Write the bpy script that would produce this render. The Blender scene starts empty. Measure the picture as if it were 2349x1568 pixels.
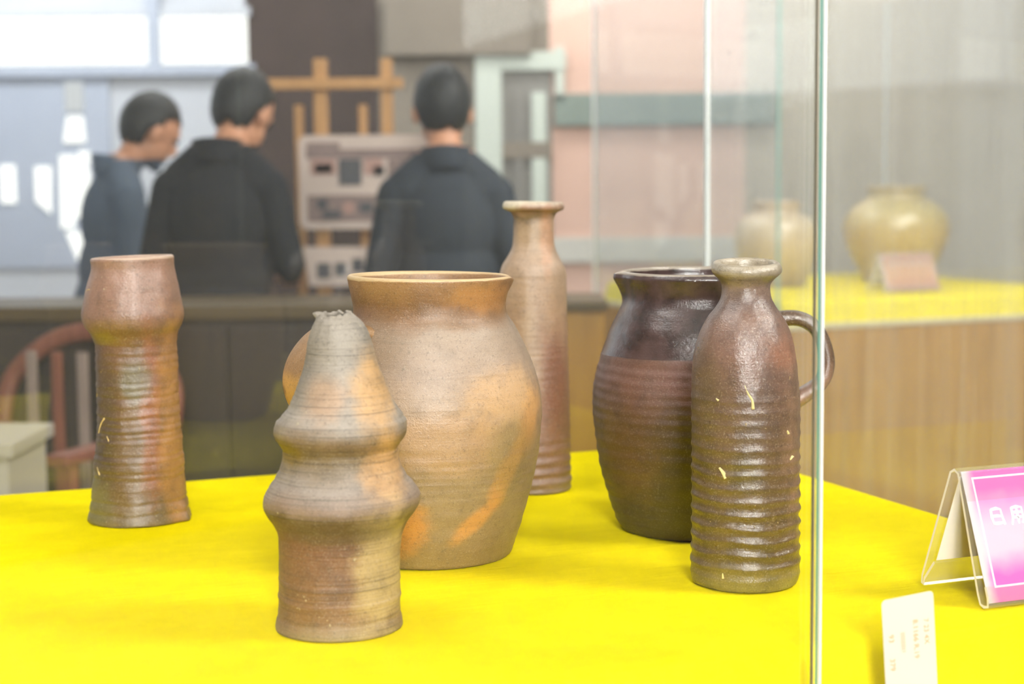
import bpy, bmesh, math, random
from mathutils import Vector, Matrix, noise, Euler

# ------------------------------------------------------------------ camera, world, lights, exposure
scene = bpy.context.scene
col = scene.collection
scene.view_settings.view_transform = 'Standard'
scene.view_settings.look = 'None'
scene.view_settings.gamma = 1.0
scene.view_settings.use_curve_mapping = False
scene.view_settings.exposure = 0.0
scene.cycles.use_denoising = True
scene.cycles.transparent_max_bounces = 18
scene.cycles.max_bounces = 5
scene.cycles.diffuse_bounces = 3
scene.cycles.glossy_bounces = 3
scene.cycles.use_adaptive_sampling = True
scene.cycles.adaptive_threshold = 0.10
scene.cycles.caustics_reflective = False
scene.cycles.use_light_tree = False
scene.cycles.caustics_refractive = False

EYE = 1.28
cd = bpy.data.cameras.new('camera')
cam = bpy.data.objects.new('camera', cd)
col.objects.link(cam)
cd.sensor_fit = 'HORIZONTAL'
cd.sensor_width = 36.0
cd.lens = 3700.0 / 2349.0 * 36.0
cd.clip_start = 0.05
cd.clip_end = 60.0
cd.dof.use_dof = True
cd.dof.focus_distance = 1.66
cd.dof.aperture_fstop = 4.3
cam.matrix_world = (Matrix.Translation((0, 0, EYE)) @ Matrix.Rotation(math.pi/2 - 0.0953853, 4, 'X')
                    @ Matrix.Rotation(-0.0094, 4, 'Z'))
scene.camera = cam

world = bpy.data.worlds.new('world')
scene.world = world
world.use_nodes = True
bg = world.node_tree.nodes['Background']
bg.inputs['Color'].default_value = (0.93, 0.96, 1.0, 1)
bg.inputs['Strength'].default_value = 0.55

def area(name, loc, target, sx, sy, energy, color=(1, 1, 1)):
    l = bpy.data.lights.new(name, 'AREA')
    l.shape = 'RECTANGLE'
    l.size, l.size_y, l.energy, l.color = sx, sy, energy, color
    o = bpy.data.objects.new(name, l)
    o.location = loc
    o.rotation_euler = (Vector(target) - Vector(loc)).to_track_quat('-Z', 'Y').to_euler()
    col.objects.link(o)
    return o

area('window_daylight', (0.45, -2.9, 2.55), (0.0, 1.8, 1.0), 1.0, 1.4, 440, (1.0, 0.98, 0.95))
area('ceiling_panel_light', (2.3, 1.1, 3.3), (0.1, 1.8, 0.9), 0.75, 0.75, 145, (1.0, 0.97, 0.92))
area('ceiling_panel_light', (-0.9, 1.5, 3.3), (-0.2, 1.9, 0.9), 1.2, 1.2, 36, (1.0, 0.98, 0.96))
area('ceiling_panel_light', (-0.8, 6.6, 3.3), (-0.8, 6.6, 0.0), 2.4, 1.2, 55, (1.0, 0.97, 0.94))
area('ceiling_panel_light', (2.0, 4.3, 3.3), (1.5, 6.1, 0.8), 1.8, 1.2, 190, (1.0, 0.97, 0.93))
area('ceiling_panel_light', (0.8, 8.3, 3.3), (0.8, 9.3, 1.5), 2.6, 0.6, 62, (1.0, 0.97, 0.94))
area('ceiling_panel_light', (-2.6, 7.9, 3.3), (-2.6, 9.3, 1.5), 1.8, 0.6, 62, (0.98, 0.98, 1.0))

# ------------------------------------------------------------------ helpers
def link(name, me, mats=(), parent=None, smooth=False):
    o = bpy.data.objects.new(name, me)
    col.objects.link(o)
    for m in mats:
        me.materials.append(m)
    if parent is not None:
        o.parent = parent
    if smooth:
        me.polygons.foreach_set('use_smooth', [True] * len(me.polygons))
    return o

def obj(name, bm, mats, parent=None, smooth=False):
    me = bpy.data.meshes.new(name)
    bm.normal_update()
    bm.to_mesh(me)
    bm.free()
    if not isinstance(mats, (list, tuple)):
        mats = [mats]
    return link(name, me, mats, parent, smooth)

def tag(o, label, cat, group=None, kind=None):
    if label: o['label'] = label
    if cat: o['category'] = cat
    if group: o['group'] = group
    if kind: o['kind'] = kind
    return o

def empty(name, loc, rz=0.0):
    o = bpy.data.objects.new(name, None)
    o.location = loc
    o.rotation_euler = (0, 0, rz)
    o.empty_display_size = 0.1
    col.objects.link(o)
    return o

def box(bm, x0, x1, y0, y1, z0, z1, bev=0.0, mat=0, M=None):
    vs = [bm.verts.new((x, y, z)) for z in (z0, z1) for y in (y0, y1) for x in (x0, x1)]
    q = [(0, 2, 3, 1), (4, 5, 7, 6), (0, 1, 5, 4), (2, 6, 7, 3), (0, 4, 6, 2), (1, 3, 7, 5)]
    fs = [bm.faces.new([vs[i] for i in f]) for f in q]
    for f in fs:
        f.material_index = mat
    if M is not None:
        bmesh.ops.transform(bm, matrix=M, verts=vs)
    if bev > 0:
        es = list({e for f in fs for e in f.edges})
        bmesh.ops.bevel(bm, geom=es, offset=bev, segments=2, affect='EDGES', profile=0.6, material=-1)
    return fs

def boxobj(name, b, mat, parent=None, bev=0.0):
    bm = bmesh.new()
    box(bm, *b, bev=bev)
    return obj(name, bm, mat, parent)

def sweep(bm, pts, w, h, side, nseg=14, closed_ends=True, mat=0):
    """strap swept along pts; w(t) width along side vector, h(t) thickness"""
    n = len(pts)
    rings = []
    for i, p in enumerate(pts):
        a = pts[max(0, i-1)]; b = pts[min(n-1, i+1)]
        t = (b - a).normalized()
        s = (side - t * side.dot(t)).normalized()
        u = t.cross(s)
        k = i / (n - 1)
        ring = []
        for j in range(nseg):
            an = 2 * math.pi * j / nseg
            ca, sa = math.cos(an), math.sin(an)
            ca = math.copysign(abs(ca) ** 0.75, ca)
            sa = math.copysign(abs(sa) ** 0.75, sa)
            ring.append(bm.verts.new(p + s * (w(k) * ca) + u * (h(k) * sa)))
        rings.append(ring)
    for a, b in zip(rings, rings[1:]):
        for j in range(nseg):
            f = bm.faces.new((a[j], a[(j+1) % nseg], b[(j+1) % nseg], b[j]))
            f.material_index = mat
    if closed_ends:
        bm.faces.new(rings[0][::-1]).material_index = mat
        bm.faces.new(rings[-1]).material_index = mat

def spline(P, n):
    """Catmull-Rom through the points P (Vectors)"""
    out = []
    m = len(P) - 1
    for i in range(n + 1):
        t = i / n * m
        k = min(int(t), m - 1)
        f = t - k
        p0, p1, p2, p3 = P[max(k-1, 0)], P[k], P[k+1], P[min(k+2, m)]
        out.append(0.5 * ((2*p1) + (p2-p0)*f + (2*p0-5*p1+4*p2-p3)*f*f + (3*p1-p0-3*p2+p3)*f**3))
    return out

# ------------------------------------------------------------------ materials
def srgb(r, g, b):
    f = lambda c: (c/255/12.92) if c/255 <= 0.04045 else ((c/255+0.055)/1.055)**2.4
    return (f(r), f(g), f(b), 1.0)

class NT:
    def __init__(self, name):
        self.m = bpy.data.materials.new(name)
        self.m.use_nodes = True
        self.t = self.m.node_tree
        self.t.nodes.clear()
        self.out = self.t.nodes.new('ShaderNodeOutputMaterial')
    def n(self, typ, **kw):
        nd = self.t.nodes.new(typ)
        for k, v in kw.items():
            setattr(nd, k, v)
        return nd
    def l(self, a, b):
        self.t.links.new(a, b)
    def val(self, sock, v):
        if hasattr(v, 'is_output') or isinstance(v, bpy.types.NodeSocket):
            self.l(v, sock)
        else:
            sock.default_value = v
    def math(self, op, a, b=0.0, c=None, clamp=False):
        nd = self.n('ShaderNodeMath', operation=op, use_clamp=clamp)
        self.val(nd.inputs[0], a); self.val(nd.inputs[1], b)
        if c is not None: self.val(nd.inputs[2], c)
        return nd.outputs[0]
    def mix(self, f, a, b, mode='MIX'):
        nd = self.n('ShaderNodeMix', data_type='RGBA', blend_type=mode)
        self.val(nd.inputs[0], f); self.val(nd.inputs[6], a); self.val(nd.inputs[7], b)
        return nd.outputs[2]
    def obj(self, scale=(1, 1, 1), loc=(0, 0, 0)):
        tc = self.n('ShaderNodeTexCoord')
        mp = self.n('ShaderNodeMapping')
        mp.inputs['Scale'].default_value = scale
        mp.inputs['Location'].default_value = loc
        self.l(tc.outputs['Object'], mp.inputs['Vector'])
        return mp.outputs['Vector']
    def noise(self, vec, scale, detail=4, rough=0.55, dist=0.0):
        nd = self.n('ShaderNodeTexNoise')
        nd.inputs['Scale'].default_value = scale
        nd.inputs['Detail'].default_value = detail
        nd.inputs['Roughness'].default_value = rough
        nd.inputs['Distortion'].default_value = dist
        self.l(vec, nd.inputs['Vector'])
        return nd.outputs['Fac']
    def ramp(self, f, stops):
        nd = self.n('ShaderNodeValToRGB')
        e = nd.color_ramp.elements
        while len(e) < len(stops): e.new(0.5)
        for i, (p, c) in enumerate(stops):
            e[i].position = p
            e[i].color = c if len(c) == 4 else (*c, 1)
        self.l(f, nd.inputs[0])
        return nd.outputs[0]
    def smooth(self, v, a, b):
        nd = self.n('ShaderNodeMapRange', interpolation_type='SMOOTHSTEP')
        self.val(nd.inputs[0], v)
        nd.inputs[1].default_value = a; nd.inputs[2].default_value = b
        nd.inputs[3].default_value = 0.0; nd.inputs[4].default_value = 1.0
        return nd.outputs[0]
    def sep(self, vec):
        nd = self.n('ShaderNodeSeparateXYZ')
        self.l(vec, nd.inputs[0])
        return nd.outputs
    def bump(self, h, strength=0.3, dist=0.002, normal=None):
        nd = self.n('ShaderNodeBump')
        nd.inputs['Strength'].default_value = strength
        nd.inputs['Distance'].default_value = dist
        self.l(h, nd.inputs['Height'])
        if normal is not None: self.l(normal, nd.inputs['Normal'])
        return nd.outputs[0]
    def principled(self, color, rough=0.5, normal=None, spec=0.5, **kw):
        p = self.n('ShaderNodeBsdfPrincipled')
        self.val(p.inputs['Base Color'], color)
        self.val(p.inputs['Roughness'], rough)
        self.val(p.inputs['Specular IOR Level'], spec)
        for k, v in kw.items():
            self.val(p.inputs[k.replace('_', ' ')], v)
        if normal is not None: self.l(normal, p.inputs['Normal'])
        self.l(p.outputs[0], self.out.inputs[0])
        return p

def simple(name, color, rough=0.5, spec=0.4, var=0.12, scale=8.0, bump=0.0, **kw):
    t = NT(name)
    v = t.obj()
    n = t.noise(v, scale, 4)
    dark = tuple(c * (1 - var) for c in color[:3]) + (1,)
    lite = tuple(min(1, c * (1 + var)) for c in color[:3]) + (1,)
    c = t.mix(n, dark, lite)
    nm = t.bump(t.noise(v, scale * 12, 3), bump, 0.002) if bump else None
    t.principled(c, rough, nm, spec, **kw)
    return t.m

def wood(name, c1, c2, rough=0.45, scale=3.0, axis='z', bump=0.1):
    t = NT(name)
    sc = {'z': (14, 14, 1), 'x': (1, 14, 14), 'y': (14, 1, 14)}[axis]
    v = t.obj(sc)
    n = t.noise(v, scale, 6, 0.6, 0.6)
    c = t.ramp(n, [(0.25, c1), (0.55, c2), (0.8, c1)])
    t.principled(c, rough, t.bump(n, bump, 0.002), 0.4)
    return t.m

def glass(name, dust=0.02, streak=0.04, tint=(0.980, 0.988, 0.984, 1), seed=0.0, haze=0.0):
    """flat sheet glass: clear transmission, mirror reflection by angle, and a film of dust with wipe marks"""
    t = NT(name)
    g = t.n('ShaderNodeNewGeometry')
    d = t.n('ShaderNodeVectorMath', operation='DOT_PRODUCT')
    t.l(g.outputs['Incoming'], d.inputs[0]); t.l(g.outputs['Normal'], d.inputs[1])
    c = t.math('ABSOLUTE', d.outputs['Value'])
    f = t.math('MULTIPLY_ADD', t.math('POWER', t.math('SUBTRACT', 1.0, c, clamp=True), 5.0), 0.96, 0.04)
    tr = t.n('ShaderNodeBsdfTransparent'); tr.inputs[0].default_value = tint
    gl = t.n('ShaderNodeBsdfGlossy'); gl.inputs['Roughness'].default_value = haze
    gl.inputs[0].default_value = (1, 1, 1, 1)
    m1 = t.n('ShaderNodeMixShader')
    t.l(f, m1.inputs[0]); t.l(tr.outputs[0], m1.inputs[1]); t.l(gl.outputs[0], m1.inputs[2])
    if streak > 0:
        v = t.obj((26, 26, 1.2), (seed, seed, seed))
        fac = t.math('MULTIPLY_ADD', t.smooth(t.noise(v, 1.0, 3, 0.6), 0.25, 0.85), streak, dust)
        x, y, z = t.sep(t.obj())                # a patch of wiped smears high up near the corner
        near = t.math('MULTIPLY', t.smooth(y, -0.40, -0.12), t.smooth(z, 1.25, 1.50))
        sv = t.obj((30, 9, 26)); mp = sv.node; mp.inputs['Rotation'].default_value = (0.5, 0, 0)
        fac = t.math('ADD', fac, t.math('MULTIPLY', t.math('MULTIPLY', near, t.smooth(t.noise(sv, 1.0, 3, 0.6, 0.8), 0.55, 0.72)), 0.22))
    else:
        fac = dust
    if dust == 0 and streak == 0:
        t.l(m1.outputs[0], t.out.inputs[0])
        return t.m
    df = t.n('ShaderNodeBsdfDiffuse'); df.inputs[0].default_value = (0.82, 0.84, 0.86, 1)
    m2 = t.n('ShaderNodeMixShader')
    t.val(m2.inputs[0], fac); t.l(m1.outputs[0], m2.inputs[1]); t.l(df.outputs[0], m2.inputs[2])
    t.l(m2.outputs[0], t.out.inputs[0])
    return t.m

def pot_mat(name, stops, h, blobs=(), rough=0.42, striate=0.5, speck=0.5, spec=0.5, grain=1.0, glaze=None, seed=0.0,
            speck_col=None, dark=0.35, speck_scale=210.0, rim=None, relief=0.6):
    """fired clay: colour zones by height, fire-flash patches, dark grains, light specks, wheel marks"""
    t = NT(name)
    v = t.obj((1, 1, 1), (seed, seed * 1.7, 0))
    raw = t.obj()
    x, y, z = t.sep(raw)
    big = t.noise(v, 14.0, 4, 0.6)
    mid = t.noise(v, 45.0, 5, 0.6)
    fine = t.noise(v, 900.0, 2, 0.6)
    peel0 = t.noise(v, 340.0, 3, 0.65)
    vs = t.obj((6, 6, 420), (seed, 0, 0))
    stri = t.noise(vs, 1.0, 3, 0.6)
    zz = t.math('ADD', t.math('DIVIDE', z, h), t.math('MULTIPLY', t.math('SUBTRACT', big, 0.5), 0.12))
    c = t.ramp(zz, stops)
    for (ctr, size, colr, amt) in blobs:
        mp = t.n('ShaderNodeMapping', vector_type='TEXTURE')
        tc = t.n('ShaderNodeTexCoord')
        mp.inputs['Location'].default_value = ctr[:3]
        mp.inputs['Scale'].default_value = size
        if len(ctr) > 3:
            mp.inputs['Rotation'].default_value = (0, ctr[3], 0)
        t.l(tc.outputs['Object'], mp.inputs['Vector'])
        ln = t.n('ShaderNodeVectorMath', operation='LENGTH')
        t.l(mp.outputs[0], ln.inputs[0])
        dd = t.math('ADD', ln.outputs['Value'], t.math('MULTIPLY', t.math('SUBTRACT', mid, 0.5), 0.9))
        dd = t.math('ADD', dd, t.math('MULTIPLY', t.math('SUBTRACT', big, 0.5), 0.8))
        fac = t.math('MULTIPLY', t.math('SUBTRACT', 1.0, t.smooth(dd, 0.45, 1.25)), amt)
        c = t.mix(fac, c, colr)
    # tone variation
    c = t.mix(t.math('MULTIPLY', t.smooth(mid, 0.42, 0.75), dark), c, t.mix(0.62, c, (0.015, 0.009, 0.005, 1)))
    c = t.mix(t.math('MULTIPLY', t.smooth(stri, 0.5, 0.75), 0.30 * striate), c, (0.02, 0.013, 0.008, 1))
    c = t.mix(t.math('MULTIPLY', t.smooth(peel0, 0.52, 0.74), 0.45 * grain), c, (0.03, 0.02, 0.012, 1))
    c = t.mix(t.math('MULTIPLY', t.smooth(t.noise(v, 620.0, 2, 0.5), 0.52, 0.78), 0.34 * grain), c, (0.5, 0.42, 0.33, 1))
    sp = t.noise(v, speck_scale, 2, 0.5)
    patch = t.smooth(t.noise(v, 22.0, 3, 0.6), 0.5, 0.7)
    spm = t.math('MULTIPLY', t.math('MULTIPLY', t.smooth(sp, 0.66, 0.74), patch), speck, clamp=True)
    c = t.mix(spm, c, speck_col or srgb(205, 190, 150))
    # relief
    hgt = t.math('ADD', t.math('MULTIPLY', stri, 0.5 * striate), t.math('MULTIPLY', fine, 0.35 * grain))
    peel = peel0
    hgt = t.math('ADD', hgt, t.math('ADD', t.math('MULTIPLY', mid, 0.7), t.math('MULTIPLY', peel, 0.42 * grain)))
    hgt = t.math('ADD', hgt, t.math('MULTIPLY', spm, 0.6))
    nm = t.bump(hgt, relief, 0.0018)
    r = t.math('MULTIPLY_ADD', t.math('SUBTRACT', mid, 0.5), 0.25, rough)
    if glaze:                                   # glossy glaze above a line
        g = t.smooth(t.math('ADD', z, t.math('MULTIPLY', t.math('SUBTRACT', big, 0.5), 0.004)), glaze[0] - 0.0012, glaze[0] + 0.0012)
        c = t.mix(t.math('MULTIPLY', g, glaze[3] if len(glaze) > 3 else 1.0), c, t.mix(t.smooth(mid, 0.3, 0.7), glaze[1], glaze[4] if len(glaze) > 4 else glaze[1]))
        nd = t.n('ShaderNodeMix', data_type='FLOAT')
        t.l(g, nd.inputs[0]); t.l(r, nd.inputs[2]); nd.inputs[3].default_value = glaze[2]
        r = nd.outputs[0]
    if rim:                                     # worn pale mouth edge
        c = t.mix(t.math('MULTIPLY', t.smooth(t.math('ADD', z, t.math('MULTIPLY', t.math('SUBTRACT', mid, 0.5), 0.003)), rim[0], rim[0] + 0.0012), 0.75), c, rim[1])
    t.principled(c, r, nm, min(1.0, spec * 1.7))
    return t.m

M = {}
M['cloth'] = None
def cloth_mat(name, color):
    t = NT(name)
    v = t.obj()
    a = t.noise(v, 16.0, 7, 0.7)
    b = t.noise(t.obj((1, 2.2, 1)), 900.0, 3, 0.7)
    v3 = t.obj((3, 30, 3))
    d = t.noise(v3, 2.0, 4, 0.6)
    lo = tuple(c * 0.89 for c in color[:2]) + (color[2] * 0.4, 1)
    c = t.mix(t.smooth(a, 0.3, 0.7), lo, color)
    c = t.mix(t.math('MULTIPLY', t.smooth(t.noise(v, 420.0, 3, 0.7), 0.5, 0.8), 0.25), c, tuple(q * 0.7 for q in color[:3]) + (1,))
    c = t.mix(t.math('MULTIPLY', t.smooth(b, 0.45, 0.75), 0.5), c, (min(1, color[0]*1.05), min(1, color[1]*1.07), 0.012, 1))
    hgt = t.math('ADD', t.math('MULTIPLY', b, 0.4), t.math('MULTIPLY', d, 1.2))
    t.principled(c, 0.9, t.bump(hgt, 0.7, 0.0025), 0.02)
    return t.m
M['cloth'] = cloth_mat('yellow_velvet', (0.95, 0.775, 0.003, 1))
M['glass_clean'] = glass('clean_glass', 0.0, 0.0)
M['glass_front'] = M['glass_clean']
M['glass_front2'] = glass('front_glass_second', 0.003, 0.0)
M['glass_back'] = glass('back_glass', 0.026, 0.0)
M['glass_side'] = glass('side_glass', 0.10, 0.14, seed=2.9, haze=0.05)
M['glass_far'] = glass('far_glass', 0.034, 0.0, haze=0.28)
M['edge'] = simple('glass_edge_green', srgb(120, 180, 165), 0.15, 0.8, 0.05, 3)
M['edge_white'] = simple('glass_edge_ground', srgb(246, 248, 248), 0.3, 0.6, 0.05, 3)
M['edge_dark'] = simple('glass_edge_dark', srgb(150, 140, 120), 0.2, 0.6, 0.05, 3)
M['wood_case'] = wood('cabinet_wood', srgb(138, 98, 36), srgb(166, 122, 50), 0.4, 2.0)
M['wood_dark'] = wood('dark_wood', srgb(38, 30, 26), srgb(54, 44, 36), 0.5, 2.0)
M['wood_trim'] = wood('olive_trim', srgb(66, 54, 32), srgb(84, 68, 38), 0.45, 2.0, 'x')
M['wood_orange'] = wood('orange_pine', srgb(160, 116, 70), srgb(188, 142, 90), 0.5, 3.0)
M['wood_red'] = wood('red_wood', srgb(112, 64, 50), srgb(138, 84, 66), 0.45, 2.0)

# ------------------------------------------------------------------ the room
def struct(name, b, mat, bev=0.0):
    o = boxobj(name, b, mat, None, bev)
    o['kind'] = 'structure'
    return o

m_floor = simple('floor_tile_grey', srgb(120, 112, 104), 0.4, 0.4, 0.15, 3)
m_ceil = simple('ceiling_white', srgb(225, 225, 222), 0.8, 0.2, 0.05, 2)
m_wall_grey = simple('plaster_grey', srgb(184, 188, 196), 0.8, 0.2, 0.08, 2)
m_wall_beige = simple('plaster_beige_grey', srgb(128, 120, 110), 0.8, 0.2, 0.12, 2)
m_wall_dark = simple('dark_boarding', srgb(62, 50, 46), 0.7, 0.3, 0.3, 4)
m_wall_pink = simple('plaster_pink', srgb(212, 178, 164), 0.8, 0.2, 0.08, 2)
m_wall_taupe = simple('plaster_taupe', srgb(182, 172, 158), 0.8, 0.2, 0.15, 2)
m_frame_pale = simple('pale_frame_paint', srgb(186, 194, 186), 0.5, 0.4, 0.05, 4)
m_panel_grey = simple('grey_panel', srgb(128, 126, 122), 0.6, 0.3, 0.12, 3)
m_rail = simple('green_grey_rail', srgb(122, 134, 128), 0.6, 0.3, 0.12, 5)
m_frame_blue = simple('window_frame_blue_grey', srgb(164, 172, 188), 0.5, 0.4, 0.08, 4)

struct('floor', (-4.6, 4.6, -3.05, 9.6, -0.1, 0.0), m_floor)
struct('ceiling', (-4.6, 4.6, -3.05, 9.6, 3.4, 3.5), m_ceil)
struct('wall_left', (-4.7, -4.5, -3.05, 9.6, 0.0, 3.4), m_wall_grey)
m_wall_near = simple('plaster_dark_brown', srgb(56, 52, 48), 0.8, 0.2, 0.12, 2)
struct('wall_front', (-4.6, 4.6, -3.25, -3.05, 0.0, 3.4), m_wall_near)
struct('wall_right', (4.5, 4.7, -3.05, 9.6, 0.0, 3.4), m_wall_near)
YB = 9.0
def emit(name, colr, s):
    t = NT(name)
    e = t.n('ShaderNodeEmission'); e.inputs[0].default_value = colr; e.inputs[1].default_value = s
    t.l(e.outputs[0], t.out.inputs[0])
    return t.m
m_sky = emit('daylit_pane', (1.0, 0.985, 0.95, 1), 1.7)
m_sky_soft = emit('daylit_pane_soft', (0.93, 0.95, 0.97, 1), 0.85)

# rear wall: sections side by side (grey with windows, dark boarding, beige, pale frames, pink, taupe)
struct('wall_rear_grey', (-4.5, -1.45, YB, YB + 0.15, 0.0, 3.4), m_wall_grey)
struct('wall_rear_dark', (-1.45, -0.72, YB, YB + 0.15, 0.0, 3.4), m_wall_dark)
struct('wall_rear_beige', (-0.72, 0.22, YB, YB + 0.15, 0.0, 3.4), m_wall_beige)
struct('wall_rear_pink', (0.22, 1.30, YB, YB + 0.15, 0.0, 3.4), m_wall_pink)
struct('wall_rear_taupe', (1.30, 4.5, YB, YB + 0.15, 0.0, 3.4), m_wall_taupe)

# unseen glowing windows added on the left wall, for haze in the side pane
w = empty('added_glow_window', (-4.5, 6.9, 1.75)); w['kind'] = 'structure'
m_added_glow = emit('added_glow_pane', (0.90, 0.95, 1.0, 1), 2.2)
for k in range(4):
    boxobj('pane', (0.0, 0.012, -2.1 + k * 1.05, -1.11 + k * 1.05, 0.0, 1.45), m_added_glow, w)
    boxobj('mullion', (0.0, 0.05, -1.11 + k * 1.05, -1.05 + k * 1.05, 0.0, 1.45), m_frame_blue, w)
boxobj('window_sill', (0.0, 0.08, -2.15, 2.15, -0.05, 0.0), m_frame_blue, w)
# clerestory window strip with a mullion
w = empty('window_1', (-2.9, YB, 1.94)); w['kind'] = 'structure'
for i, (x0, x1) in enumerate(((-0.75, 0.10), (0.10, 0.92), (0.985, 1.46))):
    boxobj('pane', (x0, x1, -0.012, 0.0, 0.03, 0.29), m_sky, w)
boxobj('mullion', (0.92, 0.985, -0.05, 0.0, -0.02, 0.62), m_frame_blue, w)
boxobj('window_frame', (-0.75, 1.48, -0.03, 0.0, 0.29, 0.34), m_wall_grey, w)
boxobj('window_sill', (-0.75, 1.50, -0.06, 0.0, -0.03, 0.03), m_frame_blue, w)
# glazed opening lower down: small panes between broad frame bars
w = empty('window_2', (-2.85, YB, 0.86)); w['kind'] = 'structure'
boxobj('window_frame', (-0.25, 0.64, -0.02, 0.0, 0.0, 1.06), m_frame_blue, w)
def ppoly(name, pts, mat, parent, y0=-0.035, y1=-0.02):
    bm = bmesh.new()
    a = [bm.verts.new((x, y0, z)) for x, z in pts]
    b = [bm.verts.new((x, y1, z)) for x, z in pts]
    bm.faces.new(a)
    bm.faces.new(b[::-1])
    n = len(pts)
    for i in range(n):
        bm.faces.new((a[i], b[i], b[(i+1) % n], a[(i+1) % n]))
    bmesh.ops.recalc_face_normals(bm, faces=bm.faces)
    return obj(name, bm, mat, parent)
ppoly('pane', [(0.40, 0.86), (0.50, 0.86), (0.50, 1.02), (0.40, 1.02)], m_sky_soft, w)
ppoly('pane', [(0.385, 0.69), (0.505, 0.69), (0.495, 0.835), (0.41, 0.835)], m_sky, w)
ppoly('pane', [(0.355, 0.22), (0.43, 0.22), (0.43, 0.275), (0.525, 0.275), (0.525, 0.53), (0.44, 0.62), (0.36, 0.62)], m_sky, w)
ppoly('pane', [(0.46, 0.60), (0.52, 0.55), (0.525, 0.64), (0.47, 0.645)], m_sky, w)
ppoly('pane', [(0.44, 0.04), (0.53, 0.03), (0.53, 0.20), (0.38, 0.20)], m_sky, w)
ppoly('pane', [(0.565, 0.44), (0.60, 0.44), (0.60, 0.62), (0.565, 0.62)], m_sky_soft, w)
ppoly('pane', [(0.03, 0.36), (0.11, 0.36), (0.11, 0.57), (0.03, 0.57)], m_sky, w)
ppoly('pane', [(0.22, 0.37), (0.30, 0.30), (0.31, 0.56), (0.22, 0.56)], m_sky, w)
# pale framed partition window beside the pink wall
w = empty('window_3', (-0.19, YB, 0.0)); w['kind'] = 'structure'
boxobj('panel', (0.0, 0.42, -0.02, 0.0, 0.6, 2.0), m_panel_grey, w)
boxobj('post', (0.0, 0.145, -0.06, -0.02, 0.6, 2.0), m_frame_pale, w, 0.004)
boxobj('post', (0.22, 0.255, -0.05, -0.02, 0.6, 1.80), m_panel_grey, w, 0.004)
boxobj('post', (0.31, 0.39, -0.05, -0.02, 0.6, 1.80), m_frame_pale, w, 0.004)
boxobj('rail', (0.145, 0.50, -0.055, -0.02, 1.92, 2.02), m_frame_pale, w, 0.004)
boxobj('rail', (0.145, 0.42, -0.052, -0.02, 1.44, 1.53), m_wall_beige, w, 0.004)
boxobj('post', (0.44, 0.49, -0.05, -0.02, 1.75, 2.05), m_frame_pale, w, 0.004)
# beam above, grey-green rail across the pink wall, pale skirting
o = struct('trim_1', (-0.68, 0.12, YB - 0.10, YB, 2.0, 2.32), m_wall_beige, 0.01)
o = struct('trim_2', (0.243, 1.46, YB - 0.05, YB, 1.615, 1.79), m_rail, 0.006)
o = struct('trim_3', (0.22, 1.46, YB - 0.03, YB, 0.86, 1.0), simple('pale_dado', srgb(196, 194, 188), 0.7, 0.2), 0.004)
o = struct('trim_4', (-0.20, 0.02, YB - 0.08, YB, 2.08, 2.6), m_frame_pale, 0.006)

# ------------------------------------------------------------------ display cases
ROT = math.radians(21.5)
TZ = 0.88

def pane(parent, b, mat, edges=(), name='glass_pane', group=None):
    bm = bmesh.new()
    fs = box(bm, *b)
    fs.sort(key=lambda f: -f.calc_area())
    fs[0].material_index = 1                    # the dust lies on one side only
    p = obj(name, bm, [M['glass_clean'], mat], parent)
    for (eb, em, en) in edges:
        boxobj(en, eb, em, p)
    return p

def make_case(name, loc, L0, L1, D0, D1, ztop, gm, base_z=0.80):
    """showcase: wooden cabinet, pale ledge; local x along the front, y to the back"""
    r = empty(name, loc, ROT)
    bm = bmesh.new()
    box(bm, L0, L1, D0, D1, 0.08, base_z - 0.016, 0.006)
    obj('cabinet', bm, M['wood_case'], r)
    boxobj('plinth', (L0 + 0.03, L1 - 0.03, D0 + 0.03, D1 - 0.03, 0.0, 0.08), M['wood_dark'], r)
    boxobj('ledge', (L0 - 0.006, L1 + 0.006, D0 - 0.006, D1 + 0.006, base_z - 0.016, base_z), M['ledge'], r, 0.004)
    return r
M['ledge'] = simple('pale_metal_ledge', srgb(196, 186, 150), 0.35, 0.5, 0.06, 4)
M['acr_edge'] = simple('acrylic_edge', srgb(238, 228, 214), 0.2, 0.6, 0.03, 4)

case = make_case('glass_showcase', (0.2946, 2.5168, 0), -1.96, 0.05, -1.11, 0.05, 2.1, None)
tag(case, 'large glass showcase on a wooden cabinet enclosing the yellow cloth and six brown pots', 'showcase')
ZT = 2.1
# two front panes meeting at a joint, right one a little nearer
pane(case, (-1.95, -0.4745, -1.087, -1.083, 0.80, ZT), M['glass_front'],
     [((-0.4745, -0.4737, -1.0872, -1.0828, 0.80, ZT), M['edge_dark'], 'glass_edge')])
pane(case, (-0.4740, 0.035, -1.099, -1.091, 0.80, ZT), M['glass_front2'],
     [((-0.4748, -0.4740, -1.0992, -1.0955, 0.80, ZT), M['edge_white'], 'ground_edge'),
      ((-0.4748, -0.4740, -1.0955, -1.0908, 0.80, ZT), M['edge'], 'glass_edge')])
pane(case, (-1.95, 0.024, 0.026, 0.034, 0.80, ZT), M['glass_back'])
pane(case, (0.027, 0.035, -1.089, 0.034, 0.80, ZT), M['glass_side'],
     [((0.0285, 0.0360, 0.0342, 0.0415, 0.80, ZT), M['edge_white'], 'corner_joint')])

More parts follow.
